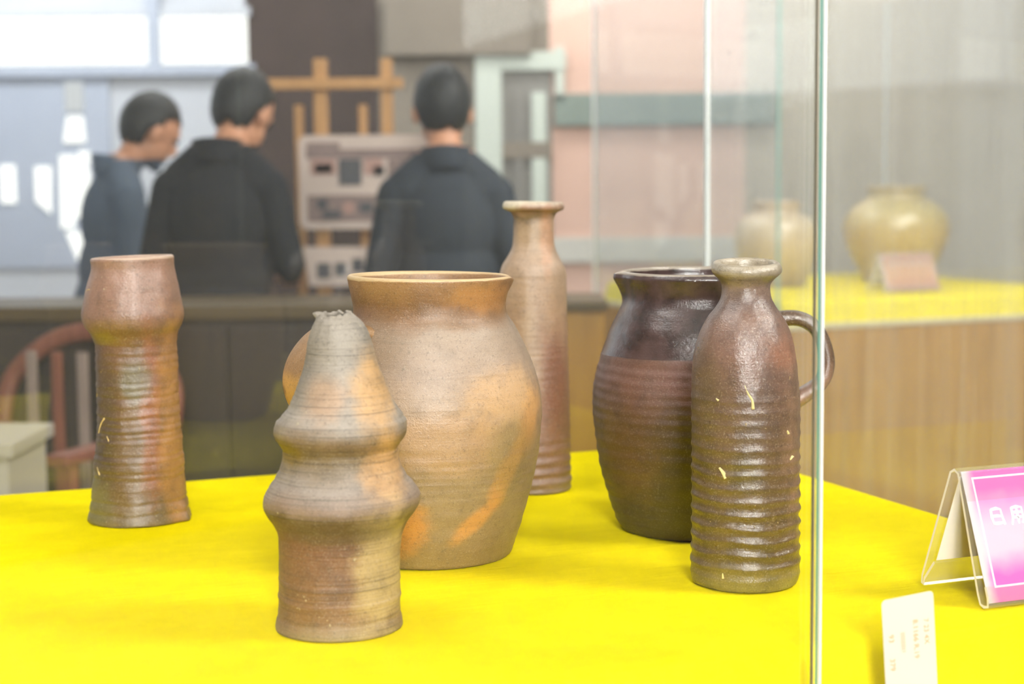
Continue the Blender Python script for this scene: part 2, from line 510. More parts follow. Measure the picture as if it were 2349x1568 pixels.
def make_cloth(name, loc, u0, u1, v0, v1, ztop, zbot, nu, nv, amp, fold, label):
    drop = ztop - zbot - 0.001
    ext = drop
    bm = bmesh.new()
    rr = 0.010
    def mapu(s, a, b):
        if s < a: return a, a - s, -1
        if s > b: return b, s - b, 1
        return s, 0.0, 0
    us = [u0 - ext * (1 - k/6) for k in range(6)] + [u0 + (u1-u0) * k/nu for k in range(nu+1)] + [u1 + ext * (k+1)/6 for k in range(6)]
    vsx = [v0 - ext * (1 - k/6) for k in range(6)] + [v0 + (v1-v0) * k/nv for k in range(nv+1)] + [v1 + ext * (k+1)/6 for k in range(6)]
    grid = []
    for a in us:
        rw = []
        for b in vsx:
            x, dx, sx = mapu(a, u0, u1)
            y, dy, sy = mapu(b, v0, v1)
            d = max(dx, dy)
            z = ztop - d
            edge = min(x - u0, u1 - x, y - v0, v1 - y)
            n = noise.noise(Vector((x * 5, y * 9, 1.7))) * 0.6 + noise.noise(Vector((x * 16, y * 30, 4.2))) * 0.4
            if d == 0:
                z = ztop - amp * (0.5 + 0.5 * max(-1, min(1, n))) * min(1, edge / 0.03 + 0.1)
                if edge < 0.02:
                    z -= 0.004 * (1 - edge / 0.02) ** 2
            else:
                wv = fold * math.sin((x * sy * sy + y * sx * sx) * 95 + 2 * noise.noise(Vector((x * 8, y * 8, 0)))) * (d / ext)
                if dy > 0: y += sy * (0.003 + 0.5 * wv + 0.010 * d / ext)
                if dx > 0: x += sx * (0.003 + 0.5 * wv + 0.010 * d / ext)
                z -= 0.004
                z = max(z, zbot + 0.0005)
            rw.append(bm.verts.new((x, y, z)))
        grid.append(rw)
    for i in range(len(us) - 1):
        for j in range(len(vsx) - 1):
            bm.faces.new((grid[i][j], grid[i+1][j], grid[i+1][j+1], grid[i][j+1]))
    o = obj(name, bm, M['cloth'], None, True)
    o.location = loc
    o.rotation_euler = (0, 0, ROT)
    return tag(o, label, 'cloth')

make_cloth('yellow_cloth', (0.2946, 2.5168, 0), -1.9, 0.0, -1.047, 0.0, TZ, 0.80, 190, 120, 0.0022, 0.012,
           'bright yellow velvet cloth under the six brown pots in the near showcase')

# ------------------------------------------------------------------ pots
def pchip(P, n):
    """monotone-ish interpolation of (z, r, c) rows -> n+1 rows by arc length"""
    V = [Vector((p[0], p[1], p[2])) for p in P]
    L = [0.0]
    for a, b in zip(V, V[1:]):
        L.append(L[-1] + max((Vector((b.x - a.x, b.y - a.y))).length, 1e-6))
    out = []
    for i in range(n + 1):
        s = L[-1] * i / n
        k = 0
        while k < len(L) - 2 and L[k+1] < s: k += 1
        h = L[k+1] - L[k]
        f = (s - L[k]) / h
        def tan(j):
            if j == 0 : return (V[1] - V[0]) / (L[1] - L[0])
            if j == len(V) - 1: return (V[-1] - V[-2]) / (L[-1] - L[-2])
            a = (V[j] - V[j-1]) / (L[j] - L[j-1]); b = (V[j+1] - V[j]) / (L[j+1] - L[j])
            w1, w2 = L[j+1] - L[j], L[j] - L[j-1]
            return (a * w1 + b * w2) / (w1 + w2)
        m0, m1 = tan(k), tan(k+1)
        f2, f3 = f*f, f*f*f
        out.append(V[k]*(2*f3-3*f2+1) + m0*h*(f3-2*f2+f) + V[k+1]*(-2*f3+3*f2) + m1*h*(f3-f2))
    return out

def lathe(prof, thick, ring=None, seed=0.0, amp=0.0008, rows=170, seg=112, warp=None, rimwarp=None, foot=0.002, lip=0.0, band=0.1):
    rowsP = pchip(prof, rows)
    H = prof[-1][0]
    loops = []
    # underside rim of the foot, outer wall, rounded rim, inner wall
    r0 = rowsP[0].y
    loops.append((0.0, r0 - 0.010, rowsP[0].z, 0))
    loops.append((0.0, r0 - foot * 0.6, rowsP[0].z, 0))
    for p in rowsP:
        rr = p.y
        z = p.x
        if z < foot:
            rr -= foot * (1 - z / foot) ** 2 * 0.4
        loops.append((max(z, 0.0004), rr, p.z, 1))
    top = rowsP[-1]
    rt = top.y + (ring(top.x) if ring else 0.0)
    for a in (35, 70, 110, 150):
        ar = math.radians(a)
        loops.append((H + thick * 0.42 * math.sin(ar) + lip, rt - thick * 0.5 * (1 - math.cos(ar)), top.z, 2))
    for i in range(rows // 2, -1, -1):
        p = rowsP[int(i * 2 * rows / (2 * (rows // 2)))] if False else rowsP[min(i * 2, rows)]
        if p.x < 0.012: break
        if p.x > H - 0.001: continue
        loops.append((p.x, max(p.y - thick, 0.003), p.z, 3))
    loops.append((0.010, 0.004, loops[-1][2], 3))
    bm = bmesh.new()
    rings = []
    for (z, r, c, kind) in loops:
        rg = []
        for j in range(seg):
            a = 2 * math.pi * j / seg
            ca, sa = math.cos(a), math.sin(a)
            k = 0.0
            if kind in (1, 2):
                q = Vector((ca * 2.2 + seed, sa * 2.2, z * 14))
                k = amp * noise.noise(q) * 1.6 + amp * 0.55 * noise.noise(Vector((ca * 6 + seed, sa * 6, z * 75)))
            r2 = r + k
            if ring and kind == 1:
                r2 += ring(min(max(z + 0.0022 * noise.noise(Vector((ca * 1.6 + seed, sa * 1.6, z * 22))), 0.0), H)) * (1.0 + 0.7 * noise.noise(Vector((ca * 2.5, sa * 2.5 + seed, z * 30))))
            z2 = z
            if warp:
                dr, dz = warp(a, z, kind)
                r2 += dr; z2 += dz
            if rimwarp and z > H * (1 - band):
                z2 += rimwarp(a) * min(1.0, (z - H * (1 - band)) / (H * band))
            rg.append(bm.verts.new((c + r2 * ca, r2 * sa, z2)))
        rings.append(rg)
    for A, B in zip(rings, rings[1:]):
        for j in range(seg):
            bm.faces.new((A[j], A[(j+1) % seg], B[(j+1) % seg], B[j]))
    bm.faces.new(rings[-1])
    return bm

def angd(a, b):
    return (a - b + math.pi) % (2 * math.pi) - math.pi

S = srgb
# --- A: tall tube with a bulging collar
PA = [(0.0000,0.0631,0.0000),(0.0146,0.0593,0.0005),(0.0270,0.0571,0.0009),(0.0507,0.0547,0.0015),(0.0750,0.0532,0.0020),(0.0992,0.0513,0.0022),(0.1352,0.0495,0.0025),(0.1711,0.0486,0.0027),(0.2041,0.0489,0.0026),(0.2206,0.0498,0.0018),(0.2290,0.0530,0.0004),(0.2374,0.0582,0.0000),(0.2463,0.0609,0.0002),(0.2680,0.0583,0.0002),(0.2891,0.0535,0.0004),(0.3101,0.0492,0.0005),(0.3190,0.0496,-0.0001)]
rnd = random.Random(5)
GA = []
zz_ = 0.012
while zz_ < 0.222:
    GA.append((zz_, rnd.uniform(0.0003, 0.0008), rnd.uniform(0.0009, 0.0020)))
    zz_ += rnd.uniform(0.007, 0.015)
def ringA(z):
    if z > 0.228: return 0.0
    v = 0.00025 * math.sin(z * 2 * math.pi / 0.021 + 2.6 * math.sin(z * 47))
    for c, a, wd in GA:
        if abs(z - c) < 0.008:
            v -= a * math.exp(-((z - c) / wd) ** 2)
            v += 0.6 * a * math.exp(-((z - c - 0.0035) / 0.0022) ** 2)
    return v * min(1, z / 0.01) * min(1, (0.228 - z) / 0.01)
def warpA(a, z, kind):
    if kind == 1 and z < 0.03:                  # chipped flake standing off the foot
        d = angd(a, math.radians(-18))
        k = math.exp(-(d / 0.16) ** 2) * max(0, 1 - z / 0.022)
        return 0.006 * k, 0.0
    return 0.0, 0.0
mA = pot_mat('clay_tube', [(0.0, S(112, 92, 50)), (0.10, S(106, 80, 48)), (0.3, S(100, 72, 48)), (0.6, S(108, 74, 52)), (0.72, S(112, 76, 52)), (0.76, S(128, 94, 78)), (1.0, S(148, 112, 96))], 0.319,  # upper collar lightened, putting part of its highlight into the colour
    [((-0.045, -0.03, 0.12), (0.04, 0.06, 0.12), S(66, 48, 34), 0.75), ((0.028, -0.05, 0.13), (0.013, 0.05, 0.12), S(156, 88, 62), 0.5),
     ((0.052, -0.02, 0.12), (0.022, 0.05, 0.15), S(164, 116, 66), 0.8), ((0.012, -0.05, 0.175), (0.022, 0.04, 0.028), S(98, 94, 80), 0.75),
     ((-0.035, -0.04, 0.225), (0.03, 0.05, 0.008), S(120, 98, 30), 0.7), ((-0.048, -0.03, 0.02), (0.035, 0.05, 0.04), S(112, 104, 52), 0.7)], 0.40, 0.4, 0.9, 0.58, seed=1.0, dark=0.45, rim=(0.3186, S(190, 164, 142)))
o = obj('pottery_tube', lathe(PA, 0.0065, ringA, 1.0, 0.0011, warp=warpA, rimwarp=lambda a: 0.0016 * math.cos(a) - 0.0004), mA, None, True)
o.location = (-0.4608, 1.9584, TZ)
tag(o, 'tall reddish-brown pottery tube with a bulging collar and a flared foot', 'pottery')

# --- B: tiered, waisted vessel with a broken mouth
PB = [(0.0000,0.0593,0.0000),(0.0064,0.0584,0.0004),(0.0158,0.0565,0.0005),(0.0279,0.0562,0.0010),(0.0515,0.0555,0.0012),(0.0754,0.0556,0.0021),(0.0871,0.0570,0.0029),(0.0967,0.0608,0.0033),(0.1059,0.0671,0.0037),(0.1131,0.0707,0.0044),(0.1202,0.0710,0.0052),(0.1294,0.0666,0.0050),(0.1390,0.0598,0.0045),(0.1505,0.0540,0.0046),(0.1597,0.0523,0.0047),(0.1680,0.0540,0.0048),(0.1745,0.0586,0.0048),(0.1800,0.0607,0.0048),(0.1865,0.0603,0.0054),(0.1920,0.0580,0.0060),(0.1955,0.0556,0.0066),(0.2016,0.0506,0.0072),(0.2110,0.0454,0.0066),(0.2273,0.0390,0.0065),(0.2459,0.0325,0.0062),(0.2621,0.0292,0.0055),(0.2735,0.0253,0.0050),(0.2825,0.0200,0.0040),(0.2872,0.0152,0.0020)]
def ringB(z):
    v = 0.0
    for c, wd, a in ((0.029, 0.0022, 0.0010), (0.045, 0.003, 0.0005), (0.0125, 0.002, -0.0008), (0.164, 0.0012, -0.0012), (0.190, 0.0016, 0.0006), (0.1935, 0.0012, -0.0007),
                     (0.134, 0.001, 0.0005), (0.138, 0.001, -0.0005), (0.143, 0.001, 0.0004), (0.147, 0.001, -0.0004)):
        v += a * math.exp(-((z - c) / wd) ** 2)
    if z > 0.2: v += 0.00018 * math.sin(z * 2400)
    return v
def rimB(a):
    v = 0.0022 * noise.noise(Vector((math.cos(a) * 3, math.sin(a) * 3, 5.0))) - 0.0028 * max(0, math.sin(-a - 0.2))
    v += 0.0005 * noise.noise(Vector((math.cos(a) * 9, math.sin(a) * 9, 8.0)))
    return v
def warpB(a, z, kind):
    if z > 0.283 and kind in (1, 2):
        d = angd(a, math.pi)
        return 0.0048 * math.exp(-(d / 0.20) ** 2) * (z - 0.283) / 0.004, 0.0
    return 0.0, 0.0
mB = pot_mat('clay_tiered', [(0.0, S(146, 126, 88)), (0.06, S(126, 92, 54)), (0.3, S(122, 82, 54)), (0.37, S(98, 76, 52)), (0.41, S(140, 116, 98)), (0.48, S(150, 136, 124)), (0.56, S(120, 98, 62)), (0.6, S(128, 104, 80)), (0.66, S(156, 144, 132)), (1.0, S(146, 136, 124))], 0.29,
    [((0.040, -0.03, 0.225), (0.022, 0.05, 0.05), S(196, 152, 98), 0.85), ((-0.005, -0.04, 0.215), (0.022, 0.04, 0.022), S(184, 142, 104), 0.55),
     ((0.045, -0.03, 0.145), (0.022, 0.05, 0.035), S(196, 150, 98), 0.8), ((0.045, -0.04, 0.06), (0.03, 0.06, 0.07), S(190, 166, 116), 0.7),
     ((0.01, -0.06, 0.095), (0.065, 0.05, 0.012), S(86, 70, 44), 0.6), ((-0.035, -0.03, 0.25), (0.025, 0.05, 0.04), S(116, 106, 96), 0.7),
     ((-0.040, -0.04, 0.165), (0.018, 0.04, 0.012), S(128, 100, 22), 0.6)], 0.55, 1.5, 0.8, 0.35, grain=0.9, seed=2.0, dark=0.45, speck_scale=260.0)
o = obj('tiered_vessel', lathe(PB, 0.005, ringB, 2.0, 0.0009, warp=warpB, rimwarp=rimB, band=0.012), mB, None, True)
o.location = (-0.1618, 1.4568, TZ)
tag(o, 'grey-brown tiered pottery vessel with two waisted bulges and a chipped narrow mouth', 'pottery')

# --- C: big jar with a strap handle
PC = [(0.0000,0.0868,0.0000),(0.0104,0.0902,0.0002),(0.0243,0.0949,0.0004),(0.0528,0.1029,0.0008),(0.0812,0.1105,0.0012),(0.1090,0.1165,0.0016),(0.1372,0.1192,0.0020),(0.1567,0.1197,0.0022),(0.1737,0.1183,0.0024),(0.1931,0.1144,0.0026),(0.2153,0.1073,0.0026),(0.2346,0.0995,0.0026),(0.2510,0.0918,0.0022),(0.2640,0.0846,0.0016),(0.2756,0.0838,0.0008),(0.2862,0.0858,0.0008),(0.2972,0.0884,0.0012),(0.3035,0.0896,0.0014)]
def ringC(z):
    if z > 0.25: return 0.0
    return 0.00014 * math.sin(z * 2 * math.pi / 0.0125 + 4.5 * math.sin(z * 63)) * min(1, (0.25 - z) / 0.12) * min(1, z / 0.01) + 0.0005 * math.exp(-((z - 0.206) / 0.0012) ** 2)
def warpC(a, z, kind):
    if z > 0.285 and kind in (1, 2, 3):
        d = angd(a, math.radians(5))
        return 0.0022 * math.exp(-(d / 0.18) ** 2) * (z - 0.285) / 0.018, -0.0022 * math.exp(-(d / 0.18) ** 2) * (z - 0.285) / 0.018
    return 0.0, 0.0
mC = pot_mat('clay_jar', [(0.0, S(138, 112, 62)), (0.1, S(142, 116, 80)), (0.3, S(146, 122, 94)), (0.5, S(154, 126, 98)), (0.68, S(156, 132, 112)), (0.82, S(152, 130, 110)), (0.86, S(132, 98, 66)), (0.93, S(126, 88, 54)), (1.0, S(148, 108, 68))], 0.304,
    [((0.050, -0.095, 0.052, 0.85), (0.010, 0.09, 0.040), S(208, 142, 70), 0.65), ((0.085, -0.08, 0.105, 0.50), (0.011, 0.09, 0.050), S(208, 142, 70), 0.65), ((0.107, -0.06, 0.155, 0.2), (0.012, 0.09, 0.045), S(206, 146, 78), 0.6), ((-0.03, -0.10, 0.05), (0.035, 0.05, 0.035), S(206, 136, 60), 0.75),
     ((0.02, -0.11, 0.135), (0.085, 0.05, 0.035), S(184, 140, 94), 0.4), ((0.085, -0.08, 0.18), (0.05, 0.08, 0.035), S(206, 162, 110), 0.5),
     ((0.09, -0.08, 0.12), (0.03, 0.08, 0.05), S(140, 118, 78), 0.6), ((0.06, -0.06, 0.285), (0.05, 0.06, 0.018), S(176, 124, 72), 0.7),
     ((-0.055, -0.08, 0.235), (0.05, 0.06, 0.04), S(122, 98, 72), 0.55)], 0.46, 0.45, 0.25, 0.5, grain=0.85, seed=3.0, dark=0.32, rim=(0.3028, S(206, 178, 132)))
jar = empty('handled_jar', (-0.0903, 1.7545, TZ))
tag(jar, 'large tan pottery jar with a wide mouth, swelling body and strap handle', 'jar')
obj('body', lathe(PC, 0.007, ringC, 3.0, 0.0010, rows=180, seg=128, warp=warpC, rimwarp=lambda a: -0.0014 * math.cos(a)), mC, jar, True)
mCh = pot_mat('clay_handle', [(0.0, S(188, 140, 70)), (0.66, S(190, 142, 78)), (0.69, S(150, 112, 72)), (1.0, S(150, 116, 80))], 0.304, [((-0.15, -0.05, 0.19), (0.006, 0.03, 0.008), S(70, 40, 24), 0.9)], 0.5, 0.3, 0.3, 0.4, seed=3.4)
az = math.radians(213)
rd = Vector((math.cos(az), math.sin(az), 0)); sd = Vector((-math.sin(az), math.cos(az), 0))
hp = [rd * r + Vector((0, 0, z)) for r, z in ((0.080, 0.246), (0.104, 0.253), (0.132, 0.245), (0.154, 0.222), (0.160, 0.196), (0.150, 0.170), (0.128, 0.150), (0.108, 0.143))]
bm = bmesh.new()
sweep(bm, spline(hp, 40), lambda k: 0.028 + 0.006 * (2*k-1)**2, lambda k: 0.0075 + 0.003 * (2*k-1)**4, sd, 18)
obj('handle', bm, mCh, jar, True)

# --- D: tall slender bottle at the back
PD = [(0.0000,0.0508,0.0000),(0.0101,0.0513,0.0001),(0.0249,0.0507,0.0002),(0.0691,0.0494,0.0006),(0.1101,0.0487,0.0009),(0.1569,0.0475,0.0013),(0.2093,0.0456,0.0017),(0.2440,0.0440,0.0020),(0.2787,0.0435,0.0021),(0.2890,0.0431,0.0020),(0.2984,0.0404,0.0021),(0.3059,0.0359,0.0022),(0.3169,0.0300,0.0026),(0.3244,0.0276,0.0029),(0.3353,0.0267,0.0031),(0.3500,0.0264,0.0034),(0.3610,0.0270,0.0036),(0.3668,0.0302,0.0035),(0.3699,0.0361,0.0033),(0.3720,0.0396,0.0032),(0.3750,0.0403,0.0033),(0.3775,0.0396,0.0034)]
def ringD(z):
    v = 0.0
    for c, a in ((0.010, 0.0009), (0.024, 0.0010), (0.038, 0.0009), (0.053, 0.0006), (0.068, 0.0004)):
        v += a * math.sin((z - c) * 2 * math.pi / 0.0145) * math.exp(-((z - c) / 0.009) ** 2)
    if z < 0.29: v += 0.00010 * math.sin(z * 2 * math.pi / 0.009 + 3 * math.sin(z * 60))
    return v
mD = pot_mat('clay_bottle', [(0.0, S(122, 100, 72)), (0.06, S(120, 86, 62)), (0.3, S(124, 84, 62)), (0.5, S(136, 98, 76)), (0.6, S(154, 122, 96)), (0.75, S(164, 136, 112)), (0.93, S(168, 140, 112)), (0.955, S(120, 96, 68)), (0.975, S(158, 122, 100)), (1.0, S(210, 196, 172))], 0.38,
    [((0.03, -0.03, 0.14), (0.016, 0.05, 0.07), S(112, 66, 48), 0.75), ((-0.005, -0.05, 0.17), (0.018, 0.04, 0.09), S(164, 140, 112), 0.55), ((0.02, -0.02, 0.335), (0.01, 0.04, 0.05), S(182, 132, 100), 0.6)],
    0.46, 0.6, 0.3, 0.5, seed=4.0)
o = obj('tall_bottle', lathe(PD, 0.010, ringD, 4.0, 0.0006, rows=190, seg=96, rimwarp=lambda a: -0.0010 * math.cos(a)), mD, None, True)
o.location = (0.0265, 2.1289, TZ)
tag(o, 'tallest slender tan bottle with a flat flanged mouth, standing behind the big jar', 'bottle')

# --- E: dark glazed jar with lip and handle
PE = [(0.0000,0.0844,0.0000),(0.0073,0.0896,0.0),(0.0214,0.0958,0.0),(0.0407,0.1016,0.0),(0.0631,0.1084,0.0),(0.0855,0.1130,0.0),(0.1046,0.1156,0.0),(0.1243,0.1180,0.0),(0.1408,0.1191,0.0),(0.1630,0.1182,0.0),(0.1795,0.1154,0.0),(0.1959,0.1112,0.0),(0.2041,0.1091,0.0),(0.2236,0.1030,0.0),(0.2399,0.0970,0.0),(0.2537,0.0898,0.0),(0.2644,0.0840,0.0),(0.2726,0.0823,0.0),(0.2838,0.0836,0.0),(0.2919,0.0857,0.0),(0.2965,0.0866,0.0),(0.2990,0.0852,0.0)]
def ringE(z):
    if z > 0.205: return 0.0004 * math.exp(-((z - 0.206) / 0.003) ** 2)
    return 0.00030 * math.sin(z * 2 * math.pi / 0.0128 + 2.7 * math.sin(z * 37)) * min(1, z / 0.01)
def warpE(a, z, kind):
    if z > 0.255 and kind in (1, 2, 3):        # pinched pouring lip
        d = angd(a, math.radians(182))
        k = math.exp(-(d / 0.11) ** 2) * (max(0, z - 0.255) / 0.044) ** 1.3
        return 0.0095 * k, -0.002 * k
    return 0.0, 0.0
mE = pot_mat('glazed_clay', [(0.0, S(58, 48, 22)), (0.2, S(66, 50, 24)), (0.45, S(78, 54, 34)), (0.6, S(104, 70, 58)), (1.0, S(104, 72, 58))], 0.30,  # olive of the lower zones holds yellow bounce from the cloth
    [((-0.02, -0.11, 0.185), (0.03, 0.05, 0.03), S(116, 70, 60), 0.6), ((-0.09, -0.06, 0.10), (0.05, 0.06, 0.06), S(104, 74, 36), 0.5), ((0.0, -0.11, 0.09), (0.03, 0.05, 0.09), S(58, 46, 30), 0.5)],
    0.5, 0.3, 0.12, 0.5, grain=0.6, glaze=(0.2075, S(44, 34, 34), 0.17, 0.92, S(76, 58, 56)), seed=5.0, relief=0.65, dark=0.5, rim=(0.2988, S(168, 156, 140)))
jar2 = empty('glazed_jar', (0.2129, 1.8754, TZ))
tag(jar2, 'dark brown half-glazed jar with a pinched lip and side handle, behind the ribbed bottle', 'jar')
obj('body', lathe(PE, 0.008, ringE, 5.0, 0.0011, rows=180, seg=128, warp=warpE, rimwarp=lambda a: 0.001 * math.sin(a)), mE, jar2, True)
mEh = pot_mat('glazed_handle', [(0.0, S(150, 116, 96)), (0.58, S(138, 104, 86)), (0.66, S(96, 72, 52)), (1.0, S(92, 70, 56))], 0.30, (), 0.22, 0.2, 0.3, 0.6, seed=5.5)
az = math.radians(-6)
rd = Vector((math.cos(az), math.sin(az), 0)); sd = Vector((-math.sin(az), math.cos(az), 0))
hp = [rd * r + Vector((0, 0, z)) for r, z in ((0.080, 0.237), (0.100, 0.2455), (0.122, 0.2455), (0.140, 0.234), (0.1505, 0.212), (0.153, 0.190), (0.146, 0.172), (0.128, 0.158), (0.110, 0.147))]
bm = bmesh.new()
sweep(bm, spline(hp, 44), lambda k: 0.015 + 0.005 * k, lambda k: 0.0085 + 0.003 * abs(2*k-1)**4, sd, 18)
obj('handle', bm, mEh, jar2, True)

# --- F: ribbed bottle in front of the dark jar
PF = [(0.0000,0.0526,0.0000),(0.0058,0.0543,0.0006),(0.0157,0.0555,0.0007),(0.0350,0.0551,0.0010),(0.0830,0.0543,0.0010),(0.1187,0.0540,0.0010),(0.1544,0.0541,0.0009),(0.1900,0.0542,0.0003),(0.2112,0.0526,-0.0003),(0.2252,0.0513,-0.0006),(0.2370,0.0496,-0.0007),(0.2488,0.0466,-0.0007),(0.2604,0.0422,-0.0005),(0.2698,0.0371,-0.0002),(0.2789,0.0303,0.0003),(0.2884,0.0253,0.0005),(0.2954,0.0240,0.0005),(0.3023,0.0244,0.0005),(0.3070,0.0274,0.0005),(0.3105,0.0311,0.0006),(0.3139,0.0340,0.0007),(0.3165,0.0347,0.0007),(0.3190,0.0346,0.0007),(0.3205,0.0338,0.0007)]
def ringF(z):
    if z > 0.215 or z < 0.006: return 0.0
    k = math.sin((z - 0.0235) * 2 * math.pi / 0.01335 + math.pi / 2)
    a = 0.00062 * max(0.0, min(1.0, (0.155 - z) / 0.07)) + 0.00025
    k = 2 * (0.5 + 0.5 * (k if z < 0.12 else math.sin(z * 2 * math.pi / 0.0125))) ** 1.8 - 1
    return a * k * min(1, (z - 0.006) / 0.012) * min(1, (0.215 - z) / 0.02)
def warpF(a, z, kind):
    if z < 0.02 and kind in (0, 1):           # worn left foot edge
        d = angd(a, math.radians(215))
        return -0.0022 * math.exp(-(d / 0.5) ** 2) * max(0, 1 - z / 0.006) + 0.0012 * math.exp(-(d / 0.6) ** 2) * math.exp(-((z - 0.004) / 0.004) ** 2), 0.0
    return 0.0, 0.0
mF = pot_mat('ribbed_clay', [(0.0, S(124, 114, 62)), (0.05, S(118, 102, 52)), (0.09, S(92, 72, 34)), (0.25, S(96, 74, 42)), (0.42, S(102, 78, 54)), (0.6, S(106, 80, 64)), (0.72, S(122, 90, 76)), (0.82, S(122, 90, 74)), (0.88, S(100, 76, 66)), (0.94, S(134, 110, 94)), (0.965, S(136, 120, 100)), (1.0, S(162, 148, 126))], 0.321,
    [((-0.05, -0.02, 0.13), (0.022, 0.05, 0.14), S(84, 66, 38), 0.7), ((0.05, -0.02, 0.15), (0.022, 0.05, 0.12), S(138, 104, 78), 0.6), ((0.04, -0.02, 0.235), (0.03, 0.05, 0.018), S(150, 102, 78), 0.7),
     ((-0.01, -0.05, 0.12), (0.02, 0.04, 0.02), S(112, 96, 56), 0.5)],
    0.31, 0.5, 1.0, 0.60, seed=6.0, speck_col=S(196, 170, 104), dark=0.65, speck_scale=240.0, relief=0.55)
o = obj('ribbed_bottle', lathe(PF, 0.009, ringF, 6.0, 0.0008, rows=230, seg=112, warp=warpF, rimwarp=lambda a: 0.0030 * math.sin(a)), mF, None, True)
o.location = (0.2339, 1.6101, TZ)
tag(o, 'brown ribbed pottery bottle with a thick rolled rim, nearest the glass joint', 'bottle')

# straw fibres and pale flecks stuck to two of the pots
m_straw = simple('straw', S(214, 186, 128), 0.7, 0.2, 0.1, 60)
m_fleck = simple('pale_residue', S(214, 198, 140), 0.7, 0.2, 0.15, 120)
def residue(pot, prof, name, pts, w, h, mat):
    P = []
    for x, z in pts:
        for a, b in zip(prof, prof[1:]):
            if a[0] <= z <= b[0]:
                k = (z - a[0]) / (b[0] - a[0])
                r_, c_ = a[1] + (b[1] - a[1]) * k, a[2] + (b[2] - a[2]) * k
        P.append(Vector((x, -math.sqrt(max(r_ * r_ - (x - c_) ** 2, 1e-8)) - h * 0.3, z)))
    bm = bmesh.new()
    sweep(bm, spline(P, 4 * (len(P) - 1)), lambda k: w * (0.45 + 0.8 * k), lambda k: h, Vector((1, 0, 0)), 8)
    obj(name, bm, mat, pot, True)
tube = bpy.data.objects['pottery_tube']
for pts in ([(222,668),(228,660),(236,658)], [(235,905),(243,880),(248,868)], [(243,985),(250,965),(262,948)], [(252,850),(258,843)], [(238,1062),(246,1078)], [(268,988),(274,1000)]):
    residue(tube, PA, 'straw_fibre', [((x - 318) * 0.000529, (1190 - y) * 0.000533) for x, y in pts], 0.0008, 0.0005, m_straw)
rib = bpy.data.objects['ribbed_bottle']
for pts, w in (([(1690,862),(1697,880),(1706,895),(1708,915)], 0.0013), ([(1636,1050),(1644,1060),(1651,1072)], 0.0022), ([(1629,894),(1634,898)], 0.0011), ([(1790,968),(1793,976)], 0.0013), ([(1798,1036),(1805,1028)], 0.0014), ([(1643,1290),(1644,1302)], 0.0010)):
    residue(rib, PF, 'pale_fleck', [((x - 1708) * 0.000435, (1334 - y) * 0.000437) for x, y in pts], w, 0.0007, m_fleck)

# ------------------------------------------------------------------ acrylic table signs
def acrylic(name, dust):
    return glass(name, dust, 0.0, (0.975, 0.97, 0.955, 1), 3.3)
M['acrylic'] = acrylic('clear_acrylic', 0.05)
M['paper_white'] = simple('paper_white', S(240, 232, 224), 0.6, 0.3, 0.02, 10)
M['ink_white'] = simple('printed_white', S(238, 230, 234), 0.6, 0.3, 0.01, 10)

def pink_print(name, c_edge, c_mid, s):
    t = NT(name)
    v = t.obj()
    x, y, z = t.sep(v)
    n = t.noise(v, 28.0, 3)
    k = t.math('ADD', t.math('DIVIDE', y, s), t.math('MULTIPLY', t.math('SUBTRACT', n, 0.5), 0.16))
    c = t.ramp(k, [(0.0, c_edge), (0.15, c_edge), (0.42, c_mid), (0.62, c_mid), (0.80, c_edge), (1.0, c_edge)])
    fade = t.smooth(t.math('ADD', x, t.math('MULTIPLY', t.math('SUBTRACT', n, 0.5), 0.012)), 0.001, 0.014)
    c = t.mix(fade, (0.58, 0.52, 0.52, 1), c)
    t.principled(c, 0.35, None, 0.4)
    return t.m

def strokes(bm, lines, wd, ox, oy, sc, z):
    """brush strokes: flat round-capped ribbons in the sheet's plane"""
    for pts in lines:
        P = [Vector((ox + a * sc, oy + b * sc, 0)) for a, b in pts]
        L, R = [], []
        for i, p in enumerate(P):
            t = (P[min(i+1, len(P)-1)] - P[max(i-1, 0)]).normalized()
            nrm = Vector((-t.y, t.x, 0)) * wd * (1.0 + 0.25 * math.sin(i * 2.1))
            L.append(p + nrm); R.append(p - nrm)
        top = [bm.verts.new((q.x, q.y, z)) for q in L + R[::-1]]
        lo = [bm.verts.new((q.x, q.y, z - 0.0002)) for q in L + R[::-1]]
        n = len(P)
        for i in range(n - 1):
            bm.faces.new((top[i], top[2*n-1-i], top[2*n-2-i], top[i+1]))
        m = 2 * n
        for i in range(m):
            bm.faces.new((top[i], top[(i+1) % m], lo[(i+1) % m], lo[i]))
    bmesh.ops.recalc_face_normals(bm, faces=bm.faces)

GLYPH_DAY = [[(0.12, 0.95), (0.10, 0.5), (0.16, 0.08)], [(0.12, 0.92), (0.5, 0.98), (0.78, 0.9), (0.82, 0.4), (0.9, 0.02)], [(0.2, 0.55), (0.5, 0.55), (0.74, 0.52)], [(0.16, 0.14), (0.5, 0.12), (0.84, 0.16)]]
GLYPH_USE = [[(0.15, 0.95), (0.16, 0.4), (0.0, -0.05)], [(0.15, 0.92), (0.5, 0.97), (0.85, 0.92), (0.86, 0.3), (0.84, 0.02), (0.7, 0.08)], [(0.2, 0.66), (0.5, 0.66), (0.82, 0.64)], [(0.18, 0.38), (0.5, 0.38), (0.82, 0.37)], [(0.5, 0.94), (0.5, 0.4), (0.5, 0.0)]]

